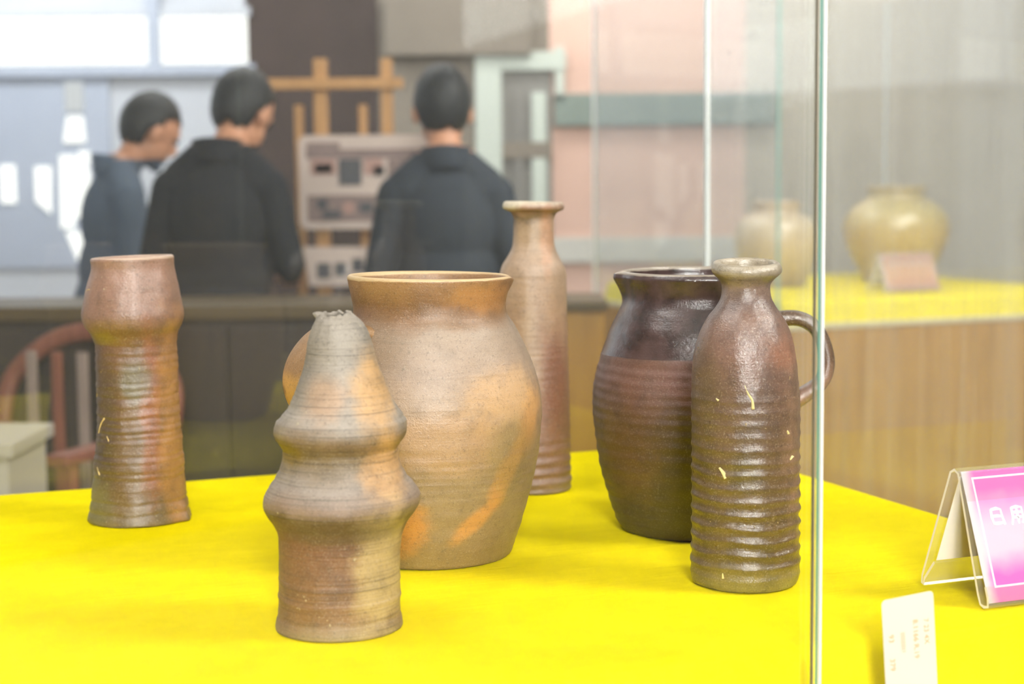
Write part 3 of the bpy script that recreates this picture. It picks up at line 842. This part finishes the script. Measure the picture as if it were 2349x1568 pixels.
def tent_sign(name, loc, rz, w, h, dep, mprint, glyphs, label, gsc, gx, gy, gstep):
    """A-shaped clear acrylic holder: folded sheet, pocket sheet, printed card, rear paper"""
    r = empty(name, loc, rz)
    tag(r, label, 'sign')
    t = 0.0028
    bm = bmesh.new()
    sl = math.atan2(dep / 2, h)
    # folded profile in (y, z): rear foot pocket -> rear leg -> apex -> front leg -> front pocket curl
    prof = [(dep * 0.80, h * 0.23), (dep * 0.955, 0.010), (dep * 0.975, 0.003), (dep, 0.004), (dep * 0.995, 0.012), (dep * 0.56, h * 0.975), (dep * 0.5, h), (dep * 0.44, h * 0.975),
            (0.010, 0.013), (0.006, 0.004), (0.001, 0.0025), (-0.005, 0.004), (-0.0045, 0.012), (-0.0045 + dep * 0.04, 0.012 + h * 0.08)]
    P = [Vector((0, y, z)) for y, z in prof]
    A, B = [], []
    for i, p in enumerate(P):
        tg = (P[min(i+1, len(P)-1)] - P[max(i-1, 0)]).normalized()
        nn = Vector((0, -tg.z, tg.y)) * t / 2
        A.append(p + nn); B.append(p - nn)
    loop = A + B[::-1]
    zmin = min(q.z for q in loop)
    loop = [q - Vector((0, 0, zmin - 0.0003)) for q in loop]
    n = len(P)
    lf = [bm.verts.new((0, q.y, q.z)) for q in loop]
    rt = [bm.verts.new((w, q.y, q.z)) for q in loop]
    m = len(loop)
    for i in range(m):
        bm.faces.new((lf[i], lf[(i+1) % m], rt[(i+1) % m], rt[i])).material_index = 0
    for V in (lf, rt):
        for i in range(n - 1):
            bm.faces.new((V[i], V[i+1], V[m-2-i], V[m-1-i])).material_index = 1
    bmesh.ops.recalc_face_normals(bm, faces=bm.faces)
    obj('holder', bm, [M['acrylic'], M['acr_edge']], r)
    # printed card leaning on the front leg; local x along width, y down the slope, z out of the card
    s = math.hypot(h, dep / 2) * 0.955
    e = empty('card', (0.004, 0, 0))
    yax = Vector((0, -dep / 2, -h)).normalized()
    zax = Vector((0, -h, dep / 2)).normalized()
    org = Vector((0.004, dep * 0.5, h * 0.985)) + zax * 0.0034
    Mx = Matrix(((1, yax.x, zax.x, org.x), (0, yax.y, zax.y, org.y), (0, yax.z, zax.z, org.z), (0, 0, 0, 1)))
    bpy.data.objects.remove(e)
    bm = bmesh.new()
    box(bm, 0, w - 0.008, 0.002, s, 0.0, 0.0006)
    card = obj('card', bm, mprint, r)
    card.matrix_local = Mx
    # border line
    bm = bmesh.new()
    b0, b1, c0, c1, lw = 0.0105, w - 0.0185, 0.0085, s - 0.014, 0.0009
    for q in ((b0, b1, c0, c0 + 2*lw), (b0, b1, c1 - 2*lw, c1), (b0, b0 + 2*lw, c0 + 2*lw, c1 - 2*lw), (b1 - 2*lw, b1, c0 + 2*lw, c1 - 2*lw)):
        box(bm, q[0], q[1], q[2], q[3], 0.0006, 0.00085)
    obj('border_line', bm, M['ink_white'], card)
    for i, g in enumerate(glyphs):
        bm = bmesh.new()
        g2 = [[(a, -b) for a, b in l] for l in g]
        strokes(bm, g2, gsc * 0.075, gx + i * gstep, gy + gsc, gsc, 0.00095)
        obj('character', bm, M['ink_white'], card)
    # rear paper
    bm = bmesh.new()
    yax2 = Vector((0, dep / 2, -h)).normalized()
    zax2 = Vector((0, -h, -dep / 2)).normalized()
    org2 = Vector((0.004, dep * 0.5, h * 0.95)) + zax2 * 0.0032
    box(bm, 0, w - 0.008, 0.0, s * 0.74, 0.0, 0.0005)
    bp = obj('rear_paper', bm, M['paper_white'], r)
    bp.matrix_local = Matrix(((1, yax2.x, zax2.x, org2.x), (0, yax2.y, zax2.y, org2.y), (0, yax2.z, zax2.z, org2.z), (0, 0, 0, 1)))
    return r

Rm = Matrix.Rotation(ROT, 3, 'Z')
def loc_case(u, v, z, base=(0.2946, 2.5168)):
    q = Rm @ Vector((u, v, 0))
    return (base[0] + q.x, base[1] + q.y, z)

tent_sign('table_sign', loc_case(-0.2375, -1.009, TZ), ROT, 0.20, 0.126, 0.098, pink_print('pink_print', S(214, 98, 170), S(208, 176, 192), 0.13),
          [GLYPH_DAY, GLYPH_USE], 'clear acrylic tent sign holding a pink and white printed card, on the near yellow cloth', 0.0170, 0.0225, 0.040, 0.0235)

# paper tag stuck to the outside of the front glass
bm = bmesh.new()
wd, hg, rad = 0.0525, 0.135, 0.004
pts = []
for cx, cz, a0 in ((wd - rad, hg - rad, 0), (rad, hg - rad, 90), (rad, rad, 180), (wd - rad, rad, 270)):
    for k in range(5):
        a = math.radians(a0 + k * 22.5)
        pts.append((cx + rad * math.cos(a), cz + rad * math.sin(a)))
a = [bm.verts.new((x, -0.0004, z)) for x, z in pts]
b = [bm.verts.new((x, 0.0, z)) for x, z in pts]
bm.faces.new(a); bm.faces.new(b[::-1])
for i in range(len(pts)):
    bm.faces.new((a[i], b[i], b[(i+1) % len(pts)], a[(i+1) % len(pts)]))
bmesh.ops.recalc_face_normals(bm, faces=bm.faces)
M['sticker'] = simple('sticker_cream', S(196, 188, 170), 0.6, 0.1, 0.02, 20)
st = obj('paper_sticker', bm, M['sticker'])
tag(st, 'cream paper sticker with faint sideways print, stuck on the front glass', 'sticker')
tilt = math.radians(4.2)
st.matrix_world = (Matrix.Translation(loc_case(-0.4065, -1.1012, 0.794)) @ Matrix.Rotation(ROT, 4, 'Z') @ Matrix.Rotation(-tilt, 4, 'Y'))
M['ink_tan'] = simple('faint_tan_ink', S(176, 146, 96), 0.7, 0.2, 0.02, 20)
for (txt, px, pz, size) in (('93', 0.0055, 0.104, 0.0075), ('379', 0.0055, 0.083, 0.0075), ('|||||||||||(1', 0.0185, 0.104, 0.0050), ('8.1166 R.19', 0.0305, 0.113, 0.0072), ('7 23 4X', 0.0415, 0.112, 0.0070), ('2', 0.0055, 0.050, 0.0075)):
    fc = bpy.data.curves.new('print', 'FONT')
    fc.body = txt; fc.size = size; fc.extrude = 0.00008
    tmp = bpy.data.objects.new('print_tmp', fc)
    col.objects.link(tmp)
    dg = bpy.context.evaluated_depsgraph_get()
    me = bpy.data.meshes.new_from_object(tmp.evaluated_get(dg))
    bpy.data.objects.remove(tmp)
    o = link('print', me, [M['ink_tan']], st)
    o.matrix_local = Matrix.Translation((px, -0.0005, pz)) @ Matrix.Rotation(math.pi/2, 4, 'X') @ Matrix.Rotation(-math.pi/2, 4, 'Z')

# ------------------------------------------------------------------ far showcase
NB = (0.9098, 5.4902)
far = make_case('far_showcase', (NB[0], NB[1], 0), 0.0, 1.475, 0.0, 1.525, 2.1, None)
tag(far, 'far wooden showcase with glass sides holding two round jars on yellow cloth', 'showcase')
pane(far, (0.002, 1.470, 0.002, 0.010, 0.80, ZT), M['glass_far'], [((-0.002, 0.002, -0.001, 0.012, 0.80, ZT), M['edge'], 'glass_edge')])
pane(far, (0.002, 0.010, 0.010, 1.515, 0.80, ZT), M['glass_far'], [((-0.002, 0.012, 1.515, 1.521, 0.80, ZT), M['edge_white'], 'ground_edge')])
pane(far, (0.002, 1.470, 1.507, 1.515, 0.80, ZT), M['glass_clean'], [((1.462, 1.474, 1.515, 1.521, 0.80, ZT), M['edge_white'], 'ground_edge')])
pane(far, (1.462, 1.470, 0.010, 1.507, 0.80, ZT), M['glass_clean'])
make_cloth('yellow_cloth', (NB[0], NB[1], 0), 0.05, 1.425, 0.05, 1.47, TZ, 0.80, 40, 40, 0.002, 0.01,
           'yellow cloth under the two round jars in the far showcase')

mJ1 = pot_mat('cream_jar_clay', [(0.0, S(150, 124, 66)), (0.5, S(206, 180, 138)), (0.8, S(214, 192, 160)), (1.0, S(196, 170, 140))], 0.33, (), 0.3, 0.2, 0.0, 0.6, seed=7.0, dark=0.15, grain=0.4)
mJ2 = pot_mat('olive_jar_clay', [(0.0, S(150, 122, 50)), (0.5, S(196, 164, 84)), (0.8, S(190, 170, 110)), (1.0, S(172, 150, 104))], 0.385, (), 0.28, 0.2, 0.0, 0.6, seed=8.0, dark=0.15, grain=0.4)
J1 = [(0, 0.115, 0), (0.06, 0.14, 0), (0.14, 0.160, 0), (0.20, 0.164, 0), (0.245, 0.154, 0), (0.272, 0.130, 0), (0.285, 0.103, 0), (0.293, 0.092, 0), (0.305, 0.090, 0), (0.318, 0.094, 0), (0.328, 0.097, 0), (0.333, 0.094, 0)]
J2 = [(0, 0.125, 0), (0.05, 0.148, 0), (0.12, 0.185, 0), (0.19, 0.210, 0), (0.235, 0.213, 0), (0.28, 0.196, 0), (0.318, 0.158, 0), (0.338, 0.126, 0), (0.347, 0.114, 0), (0.360, 0.112, 0), (0.375, 0.120, 0), (0.383, 0.126, 0), (0.389, 0.122, 0)]
o = obj('round_jar', lathe(J1, 0.01, None, 7.0, 0.001, 60, 64), mJ1, None, True)
o.location = (1.055, 6.43, TZ)
tag(o, 'smaller pinkish-cream round jar in the far showcase, seen past the ribbed bottle', 'jar')
o = obj('round_jar', lathe(J2, 0.01, None, 8.0, 0.001, 60, 64), mJ2, None, True)
o.location = (1.578, 6.62, TZ)
tag(o, 'bigger olive-yellow round jar behind the beige sign in the far showcase', 'jar')
G5 = []
for k in range(5):
    G5.append([[(0.1, 0.8), (0.9, 0.8)], [(0.5, 1.0), (0.5, 0.0)], [(0.15, 0.4), (0.85, 0.4)], [(0.2, 0.1), (0.8, 0.05 + 0.1 * (k % 2))]])
tent_sign('table_sign', loc_case(0.60, 0.243, TZ, NB), ROT, 0.245, 0.145, 0.125, pink_print('beige_print', S(190, 140, 118), S(200, 156, 128), 0.15),
          G5, 'beige tent sign with a line of pale characters in front of the olive jar', 0.018, 0.045, 0.034, 0.035)

# ------------------------------------------------------------------ wooden cabinets in the middle distance
cab = empty('dark_cabinet', (-0.49, 4.42, 0))
tag(cab, 'low near-black wooden cabinet with an olive top rail, in front of the standing people', 'cabinet')
boxobj('body', (-1.43, 0.47, 0.02, 0.40, 0.06, 0.925), M['wood_dark'], cab, 0.006)
boxobj('top_rail', (-1.45, 0.49, 0.0, 0.42, 0.925, 0.965), M['wood_trim'], cab, 0.005)
boxobj('plinth', (-1.40, 0.44, 0.05, 0.38, 0.0, 0.06), M['wood_dark'], cab)
for i in range(5):
    x0 = -1.41 + i * 0.375
    d = boxobj('door', (x0, x0 + 0.365, 0.0, 0.02, 0.10, 0.905), M['wood_dark'], cab, 0.004)
    boxobj('knob', (x0 + 0.32, x0 + 0.335, -0.015, 0.0, 0.55, 0.565), M['wood_trim'], d, 0.003)
cab = empty('brown_cabinet', (0.12, 4.5, 0))
tag(cab, 'narrow plain brown wooden cabinet seen between the tall bottle and the dark jar', 'cabinet')
boxobj('body', (-0.10, 0.14, 0.02, 0.36, 0.06, 0.935), M['wood_case'], cab, 0.006)
boxobj('top_board', (-0.11, 0.15, 0.0, 0.37, 0.935, 0.962), M['wood_trim'], cab, 0.004)
boxobj('plinth', (-0.09, 0.13, 0.04, 0.34, 0.0, 0.06), M['wood_dark'], cab)

# pale pedestal and reddish armchair at the far edge
o = empty('pale_pedestal', (-1.185, 3.45, 0))
tag(o, 'pale grey square pedestal beside the reddish armchair', 'pedestal')
mp = simple('pedestal_paint', S(178, 170, 156), 0.6, 0.3, 0.06, 5)
boxobj('body', (-0.15, 0.13, -0.12, 0.16, 0.05, 0.73), mp, o, 0.006)
boxobj('cap', (-0.165, 0.145, -0.135, 0.175, 0.73, 0.76), mp, o, 0.004)
boxobj('plinth', (-0.165, 0.145, -0.135, 0.175, 0.0, 0.05), mp, o, 0.004)
ch = empty('armchair', (-1.20, 4.02, 0), math.radians(-20))
tag(ch, 'reddish wooden armchair with a curved back, behind the pale pedestal', 'chair')
mseat = simple('seat_fabric', S(150, 132, 122), 0.8, 0.1, 0.15, 8)
boxobj('seat', (-0.25, 0.25, -0.24, 0.22, 0.41, 0.46), mseat, ch, 0.015)
for sx in (-0.23, 0.23):
    for sy in (-0.21, 0.19):
        boxobj('leg', (sx - 0.02, sx + 0.02, sy - 0.02, sy + 0.02, 0.0, 0.41), M['wood_red'], ch, 0.003)
    boxobj('armrest', (sx - 0.03, sx + 0.03, -0.24, 0.2, 0.64, 0.67), M['wood_red'], ch, 0.008)
    boxobj('arm_post', (sx - 0.018, sx + 0.018, -0.21, -0.175, 0.46, 0.64), M['wood_red'], ch, 0.003)
bm = bmesh.new()
sweep(bm, spline([Vector((-0.26, 0.20, 0.64)), Vector((-0.25, 0.24, 0.78)), Vector((-0.14, 0.27, 0.88)), Vector((0, 0.28, 0.91)), Vector((0.14, 0.27, 0.88)), Vector((0.25, 0.24, 0.78)), Vector((0.26, 0.20, 0.64))], 30),
      lambda k: 0.018, lambda k: 0.025, Vector((0, 1, 0)), 10)
obj('back_hoop', bm, M['wood_red'], ch, True)
for k in range(5):
    x = -0.16 + k * 0.08
    bm = bmesh.new()
    box(bm, x - 0.014, x + 0.014, 0.20, 0.215, 0.46, 0.86, 0.003, M=Matrix.Translation((0, 0, 0)) @ Matrix.Shear('YZ', 4, (0.0, 0.0)))
    obj('back_slat', bm, M['wood_red'] if k % 2 else mseat, ch)

# ------------------------------------------------------------------ wooden stand with two picture boards
stand = empty('timber_stand', (-0.60, 6.15, 0))
tag(stand, 'orange pine display stand of crossed posts and rails behind the picture boards', 'stand')
for x, wdt, z1 in ((-0.115, 0.025, 1.77), (0.135, 0.022, 1.77)):
    boxobj('post', (x - wdt, x + wdt, 0.0, 0.045, 0.0, z1), M['wood_orange'], stand, 0.004)
for x, z1 in ((-0.205, 1.60), (0.04, 1.60)):
    boxobj('thin_post', (x - 0.016, x + 0.016, 0.05, 0.08, 0.0, z1), M['wood_orange'], stand, 0.003)
boxobj('rail', (-0.37, 0.20, -0.03, 0.0, 1.655, 1.695), M['wood_orange'], stand, 0.004)
boxobj('rail', (-0.30, 0.25, 0.045, 0.075, 0.62, 0.66), M['wood_orange'], stand, 0.004)
boxobj('foot', (-0.14, -0.09, -0.25, 0.35, 0.0, 0.04), M['wood_orange'], stand, 0.004)
boxobj('foot', (0.11, 0.16, -0.25, 0.35, 0.0, 0.04), M['wood_orange'], stand, 0.004)

m_board = simple('board_pinkish_white', S(196, 178, 168), 0.6, 0.3, 0.04, 5)
m_pic1 = simple('picture_mauve', S(134, 116, 112), 0.6, 0.2, 0.25, 14)
m_pic2 = simple('picture_slate', S(84, 84, 88), 0.6, 0.2, 0.25, 18)
m_pic3 = simple('picture_rose', S(172, 138, 128), 0.6, 0.2, 0.2, 18)
def rounded(name, x0, x1, z0, z1, r, mat, parent, y0, y1):
    pts = []
    for cx, cz, a0 in ((x1 - r, z1 - r, 0), (x0 + r, z1 - r, 90), (x0 + r, z0 + r, 180), (x1 - r, z0 + r, 270)):
        for k in range(6):
            a = math.radians(a0 + k * 18)
            pts.append((cx + r * math.cos(a), cz + r * math.sin(a)))
    return ppoly(name, pts, mat, parent, y0, y1)
bd = empty('picture_board', (-0.60, 6.10, 1.13))
tag(bd, 'upper pinkish-white board with rounded corners showing two rows of small pictures', 'board')
rounded('backing', -0.195, 0.30, 0.0, 0.352, 0.03, m_board, bd, 0.0, 0.018)
for b, m in (((-0.165, -0.04, 0.30, 0.325), m_pic1), ((-0.168, 0.275, 0.265, 0.300), m_pic1), ((-0.150, -0.055, 0.205, 0.262), m_pic3), ((-0.135, -0.070, 0.212, 0.245), m_pic2), ((-0.045, 0.040, 0.165, 0.262), m_pic2),
             ((0.05, 0.12, 0.205, 0.262), m_pic3), ((0.085, 0.125, 0.20, 0.235), m_pic2), ((0.14, 0.27, 0.17, 0.262), m_pic1), ((-0.165, 0.275, 0.028, 0.128), m_pic1), ((-0.13, -0.09, 0.075, 0.115), m_pic2),
             ((-0.11, -0.04, 0.04, 0.07), m_pic2), ((-0.03, 0.01, 0.06, 0.10), m_pic3), ((0.03, 0.08, 0.06, 0.10), m_pic2), ((0.11, 0.26, 0.04, 0.12), m_pic2)):
    k = 0.0 if m is m_pic1 else 0.002
    boxobj('picture', (b[0], b[1], -0.003 - k, 0.0, b[2], b[3]), m, bd)
bd = empty('picture_board', (-0.60, 6.10, 0.915))
tag(bd, 'lower slanted pale board with four dark pictures, under the rounded board', 'board')
ppoly('backing', [(-0.165, 0.0), (0.20, 0.0), (0.195, 0.06), (0.145, 0.145), (-0.185, 0.150)], m_board, bd, 0.0, 0.015)
for x, z, s_ in ((-0.11, 0.055, 0.025), (-0.045, 0.06, 0.022), (0.02, 0.075, 0.022), (0.085, 0.06, 0.02)):
    boxobj('picture', (x - s_, x + s_, -0.003, 0.0, z - s_, z + s_ * 1.3), m_pic2, bd)

# ------------------------------------------------------------------ people
def capsule(bm, p, q, r0, r1, seg=14):
    p, q = Vector(p), Vector(q)
    d = q - p
    L = d.length
    R = d.to_track_quat('Z', 'Y').to_matrix().to_4x4()
    T = Matrix.Translation(p) @ R
    rings = []
    for a in range(-90, 1, 18):
        rings.append((r0 * math.sin(math.radians(a)), r0 * math.cos(math.radians(a))))
    for a in range(0, 91, 18):
        rings.append((L + r1 * math.sin(math.radians(a)), r1 * math.cos(math.radians(a))))
    prev = None
    for z, r in rings:
        cur = [bm.verts.new(T @ Vector((max(r, 1e-4) * math.cos(2*math.pi*j/seg), max(r, 1e-4) * math.sin(2*math.pi*j/seg), z))) for j in range(seg)]
        if prev:
            for j in range(seg):
                bm.faces.new((prev[j], prev[(j+1) % seg], cur[(j+1) % seg], cur[j]))
        else:
            bm.faces.new(cur[::-1])
        prev = cur
    bm.faces.new(prev)

def ellip(bm, c, r, Mx=None, u=20, v=14):
    T = (Mx or Matrix.Identity(4)) @ Matrix.Translation(c) @ Matrix.Diagonal((*r, 1))
    bmesh.ops.create_uvsphere(bm, u_segments=u, v_segments=v, radius=1.0, matrix=T)

m_skin = simple('skin', S(196, 142, 112), 0.5, 0.4, 0.05, 20)
m_hair = simple('black_hair', S(34, 36, 38), 0.55, 0.4, 0.3, 60, 0.3)
m_eye = simple('eye_dark', S(30, 24, 22), 0.2, 0.6)
m_shoe = simple('shoe_black', S(24, 22, 22), 0.35, 0.5)

def person(loc, yaw, sc, jacket, trousers, head_pitch, head_yaw, lean, arms, label, collar=None):
    """standing figure facing local +Y; arms: list of (elbow, wrist) for x<0 and x>0"""
    r = empty('person', loc, yaw)
    tag(r, label, 'person')
    bm = bmesh.new()
    nb = Vector((0, 0.0 + lean * 0.45, 1.40))                      # neck base
    HM = Matrix.Translation(nb) @ Matrix.Rotation(head_yaw, 4, 'Z') @ Matrix.Rotation(-head_pitch, 4, 'X') @ Matrix.Scale(1.16, 4) @ Matrix.Translation(-nb)
    hc = nb + Vector((0, 0.03, 0.175))
    # head: skull, jaw, nose, ears, lips, brow
    ellip(bm, hc + Vector((0, -0.005, 0.02)), (0.076, 0.094, 0.092), HM)
    ellip(bm, hc + Vector((0, 0.022, -0.045)), (0.060, 0.066, 0.072), HM)
    ellip(bm, hc + Vector((0, 0.072, -0.095)), (0.026, 0.022, 0.020), HM, 12, 8)
    ellip(bm, hc + Vector((0, 0.096, -0.020)), (0.013, 0.018, 0.024), HM, 12, 8)
    ellip(bm, hc + Vector((0, 0.086, -0.062)), (0.024, 0.012, 0.010), HM, 12, 8)
    ellip(bm, hc + Vector((0, 0.076, 0.024)), (0.05, 0.018, 0.014), HM, 12, 8)
    for s in (-1, 1):
        ellip(bm, hc + Vector((s * 0.079, -0.004, -0.015)), (0.011, 0.019, 0.034), HM, 12, 8)
    capsule(bm, nb + Vector((0, -0.012, -0.06)), HM @ (hc + Vector((0, -0.012, -0.05))), 0.060, 0.054)
    # trunk
    def tz(z): return lean * (z - 0.9) * 0.9
    ellip(bm, (0, tz(1.22), 1.21), (0.170, 0.125, 0.20))
    ellip(bm, (0, tz(1.04), 1.03), (0.172, 0.122, 0.18))
    ellip(bm, (0, 0.0, 0.90), (0.178, 0.130, 0.16))
    capsule(bm, (-0.120, tz(1.33), 1.315), (0.120, tz(1.33), 1.315), 0.076, 0.076)
    for s in (-1, 1):
        capsule(bm, (s * 0.045, tz(1.40), 1.41), (s * 0.125, tz(1.33), 1.335), 0.062, 0.068)
    # legs and shoes
    for s in (-1, 1):
        capsule(bm, (s * 0.092, 0, 0.86), (s * 0.098, 0.015, 0.48), 0.092, 0.062)
        capsule(bm, (s * 0.098, 0.015, 0.48), (s * 0.10, -0.015, 0.10), 0.062, 0.048)
        capsule(bm, (s * 0.10, -0.04, 0.045), (s * 0.108, 0.15, 0.036), 0.044, 0.034)
    hands = []
    for s, (el, wr) in zip((-1, 1), arms):
        sh = Vector((s * 0.162, tz(1.32), 1.305))
        el, wr = Vector(el), Vector(wr)
        capsule(bm, sh, el, 0.066, 0.052)
        capsule(bm, el, wr, 0.052, 0.038)
        d = (wr - el).normalized()
        side = Vector((s, 0, 0)); side = (side - d * side.dot(d)).normalized()
        palm_n = d.cross(side) * s
        pc = wr + d * 0.055
        capsule(bm, wr, pc, 0.026, 0.028)
        capsule(bm, pc - side * 0.018, pc + side * 0.018, 0.018, 0.018)
        for k, (off, ln) in enumerate(((-0.030, 0.062), (-0.010, 0.072), (0.010, 0.068), (0.030, 0.052))):
            b0 = pc + side * (-s * 0 + off) + d * 0.020
            b1 = b0 + d * ln * 0.55 + palm_n * 0.006
            b2 = b1 + d * ln * 0.40 + palm_n * 0.020
            capsule(bm, b0, b1, 0.0092, 0.0085, 8)
            capsule(bm, b1, b2, 0.0085, 0.0072, 8)
        t0 = wr + d * 0.022 - side * 0.026
        t1 = t0 + d * 0.030 - side * 0.022 + palm_n * 0.012
        capsule(bm, t0, t1, 0.0110, 0.0100, 8)
        capsule(bm, t1, t1 + d * 0.028 + palm_n * 0.008, 0.0100, 0.0085, 8)
        hands.append((wr, d))
    me = bpy.data.meshes.new('body_raw')
    bm.to_mesh(me); bm.free()
    tmp = bpy.data.objects.new('body_raw', me)
    col.objects.link(tmp)
    md = tmp.modifiers.new('remesh', 'REMESH'); md.mode = 'VOXEL'; md.voxel_size = 0.0075
    md2 = tmp.modifiers.new('smooth', 'SMOOTH'); md2.iterations = 4; md2.factor = 0.5
    dg = bpy.context.evaluated_depsgraph_get()
    bme = bpy.data.meshes.new_from_object(tmp.evaluated_get(dg))
    bpy.data.objects.remove(tmp)
    for m in (m_skin, jacket, trousers, m_shoe):
        bme.materials.append(m)
    idx = []
    for p in bme.polygons:
        c = p.center
        k = 1
        if c.z < 0.84: k = 2
        if c.z < 0.085: k = 3
        dn = c - nb
        if dn.z > 0.03 + 0.25 * dn.y * -1 * 0 and Vector((dn.x, dn.y)).length < 0.25 and c.z > nb.z + 0.045: k = 0
        for wr, d in hands:
            if (c - wr).dot(d) > 0.0 and (c - wr).length < 0.19: k = 0
        idx.append(k)
    bme.polygons.foreach_set('material_index', idx)
    bme.name = 'body'
    body = link('body', bme, (), r, True)
    # hair: cap over the skull, open at the face
    hb = bmesh.new()
    T = HM @ Matrix.Translation(hc + Vector((0, -0.012, 0.024)))
    bmesh.ops.create_uvsphere(hb, u_segments=36, v_segments=24, radius=1.0)
    dele = []
    for v_ in hb.verts:
        c = v_.co
        jag = 0.10 * noise.noise(c * 6)
        if (c.y > 0.32 and c.z < 0.30 + jag) or (c.z < -0.88 + jag) or (c.z < -0.30 + jag and c.y > -0.10): dele.append(v_)
    bmesh.ops.delete(hb, geom=dele, context='VERTS')
    for v_ in hb.verts:
        c = v_.co
        k = 1.0 + 0.035 * noise.noise(c * 5 + Vector((loc[0], 0, 0)))
        v_.co = T @ Vector((c.x * 0.084 * k, c.y * 0.102 * k, c.z * 0.112 * k - 0.008))
    ho = obj('hair', hb, m_hair, r, True)
    sm = ho.modifiers.new('thickness', 'SOLIDIFY'); sm.thickness = 0.012; sm.offset = -1
    for s in (-1, 1):
        eb = bmesh.new()
        ellip(eb, hc + Vector((s * 0.031, 0.083, 0.004)), (0.013, 0.008, 0.007), HM, 12, 8)
        obj('eye', eb, m_eye, r, True)
    if collar is not None:
        cb = bmesh.new()
        ring = [Vector((0.082 * math.cos(a), nb.y - 0.012 + 0.078 * math.sin(a), nb.z + 0.012 + 0.012 * -math.sin(a))) for a in [2*math.pi*k/28 for k in range(28)]]
        rings = []
        for off, zz in ((0.0, -0.03), (0.004, 0.042), (-0.006, 0.044), (-0.012, -0.03)):
            rings.append([cb.verts.new(q + Vector((q.x, q.y - nb.y + 0.012, 0)).normalized() * off + Vector((0, 0, zz))) for q in ring])
        for A, B in zip(rings, rings[1:]):
            for j in range(28):
                cb.faces.new((A[j], A[(j+1) % 28], B[(j+1) % 28], B[j]))
        obj('collar', cb, collar, r, True)
    r.scale = (sc, sc, sc)
    return r

m_j1 = simple('jacket_blue_grey', S(86, 98, 114), 0.8, 0.15, 0.15, 12, 0.2)
m_j2 = simple('jacket_charcoal', S(38, 40, 44), 0.8, 0.15, 0.2, 12, 0.2)
m_j3 = simple('jacket_slate', S(52, 58, 66), 0.8, 0.15, 0.15, 12, 0.2)
m_tr = simple('trousers_dark', S(36, 36, 40), 0.85, 0.1, 0.15, 12)
person((-0.93, 5.12, 0), math.radians(-8), 0.985, m_j2, m_tr, 0.55, -0.32, 0.10,
       [((-0.225, 0.02, 1.06), (-0.17, 0.24, 1.02)), ((0.225, 0.04, 1.06), (0.17, 0.25, 1.02))],
       'person in a charcoal jacket seen from behind, head bowed and turned aside', m_j2)
person((-1.46, 5.85, 0), math.radians(-62), 0.965, m_j1, m_tr, 0.55, 0.10, 0.10,
       [((-0.22, 0.04, 1.05), (-0.16, 0.26, 1.04)), ((0.22, 0.04, 1.05), (0.16, 0.26, 1.04))],
       'person in a blue-grey jacket in profile, head bowed, half hidden by the charcoal jacket', m_j1)
person((-0.205, 5.15, 0), math.radians(4), 0.965, m_j3, m_tr, 0.22, 0.08, 0.03,
       [((-0.225, 0.0, 1.05), (-0.22, 0.16, 0.86)), ((0.225, 0.0, 1.05), (0.22, 0.16, 0.86))],
       'person in a slate jacket with short black hair, seen squarely from behind', m_j3)
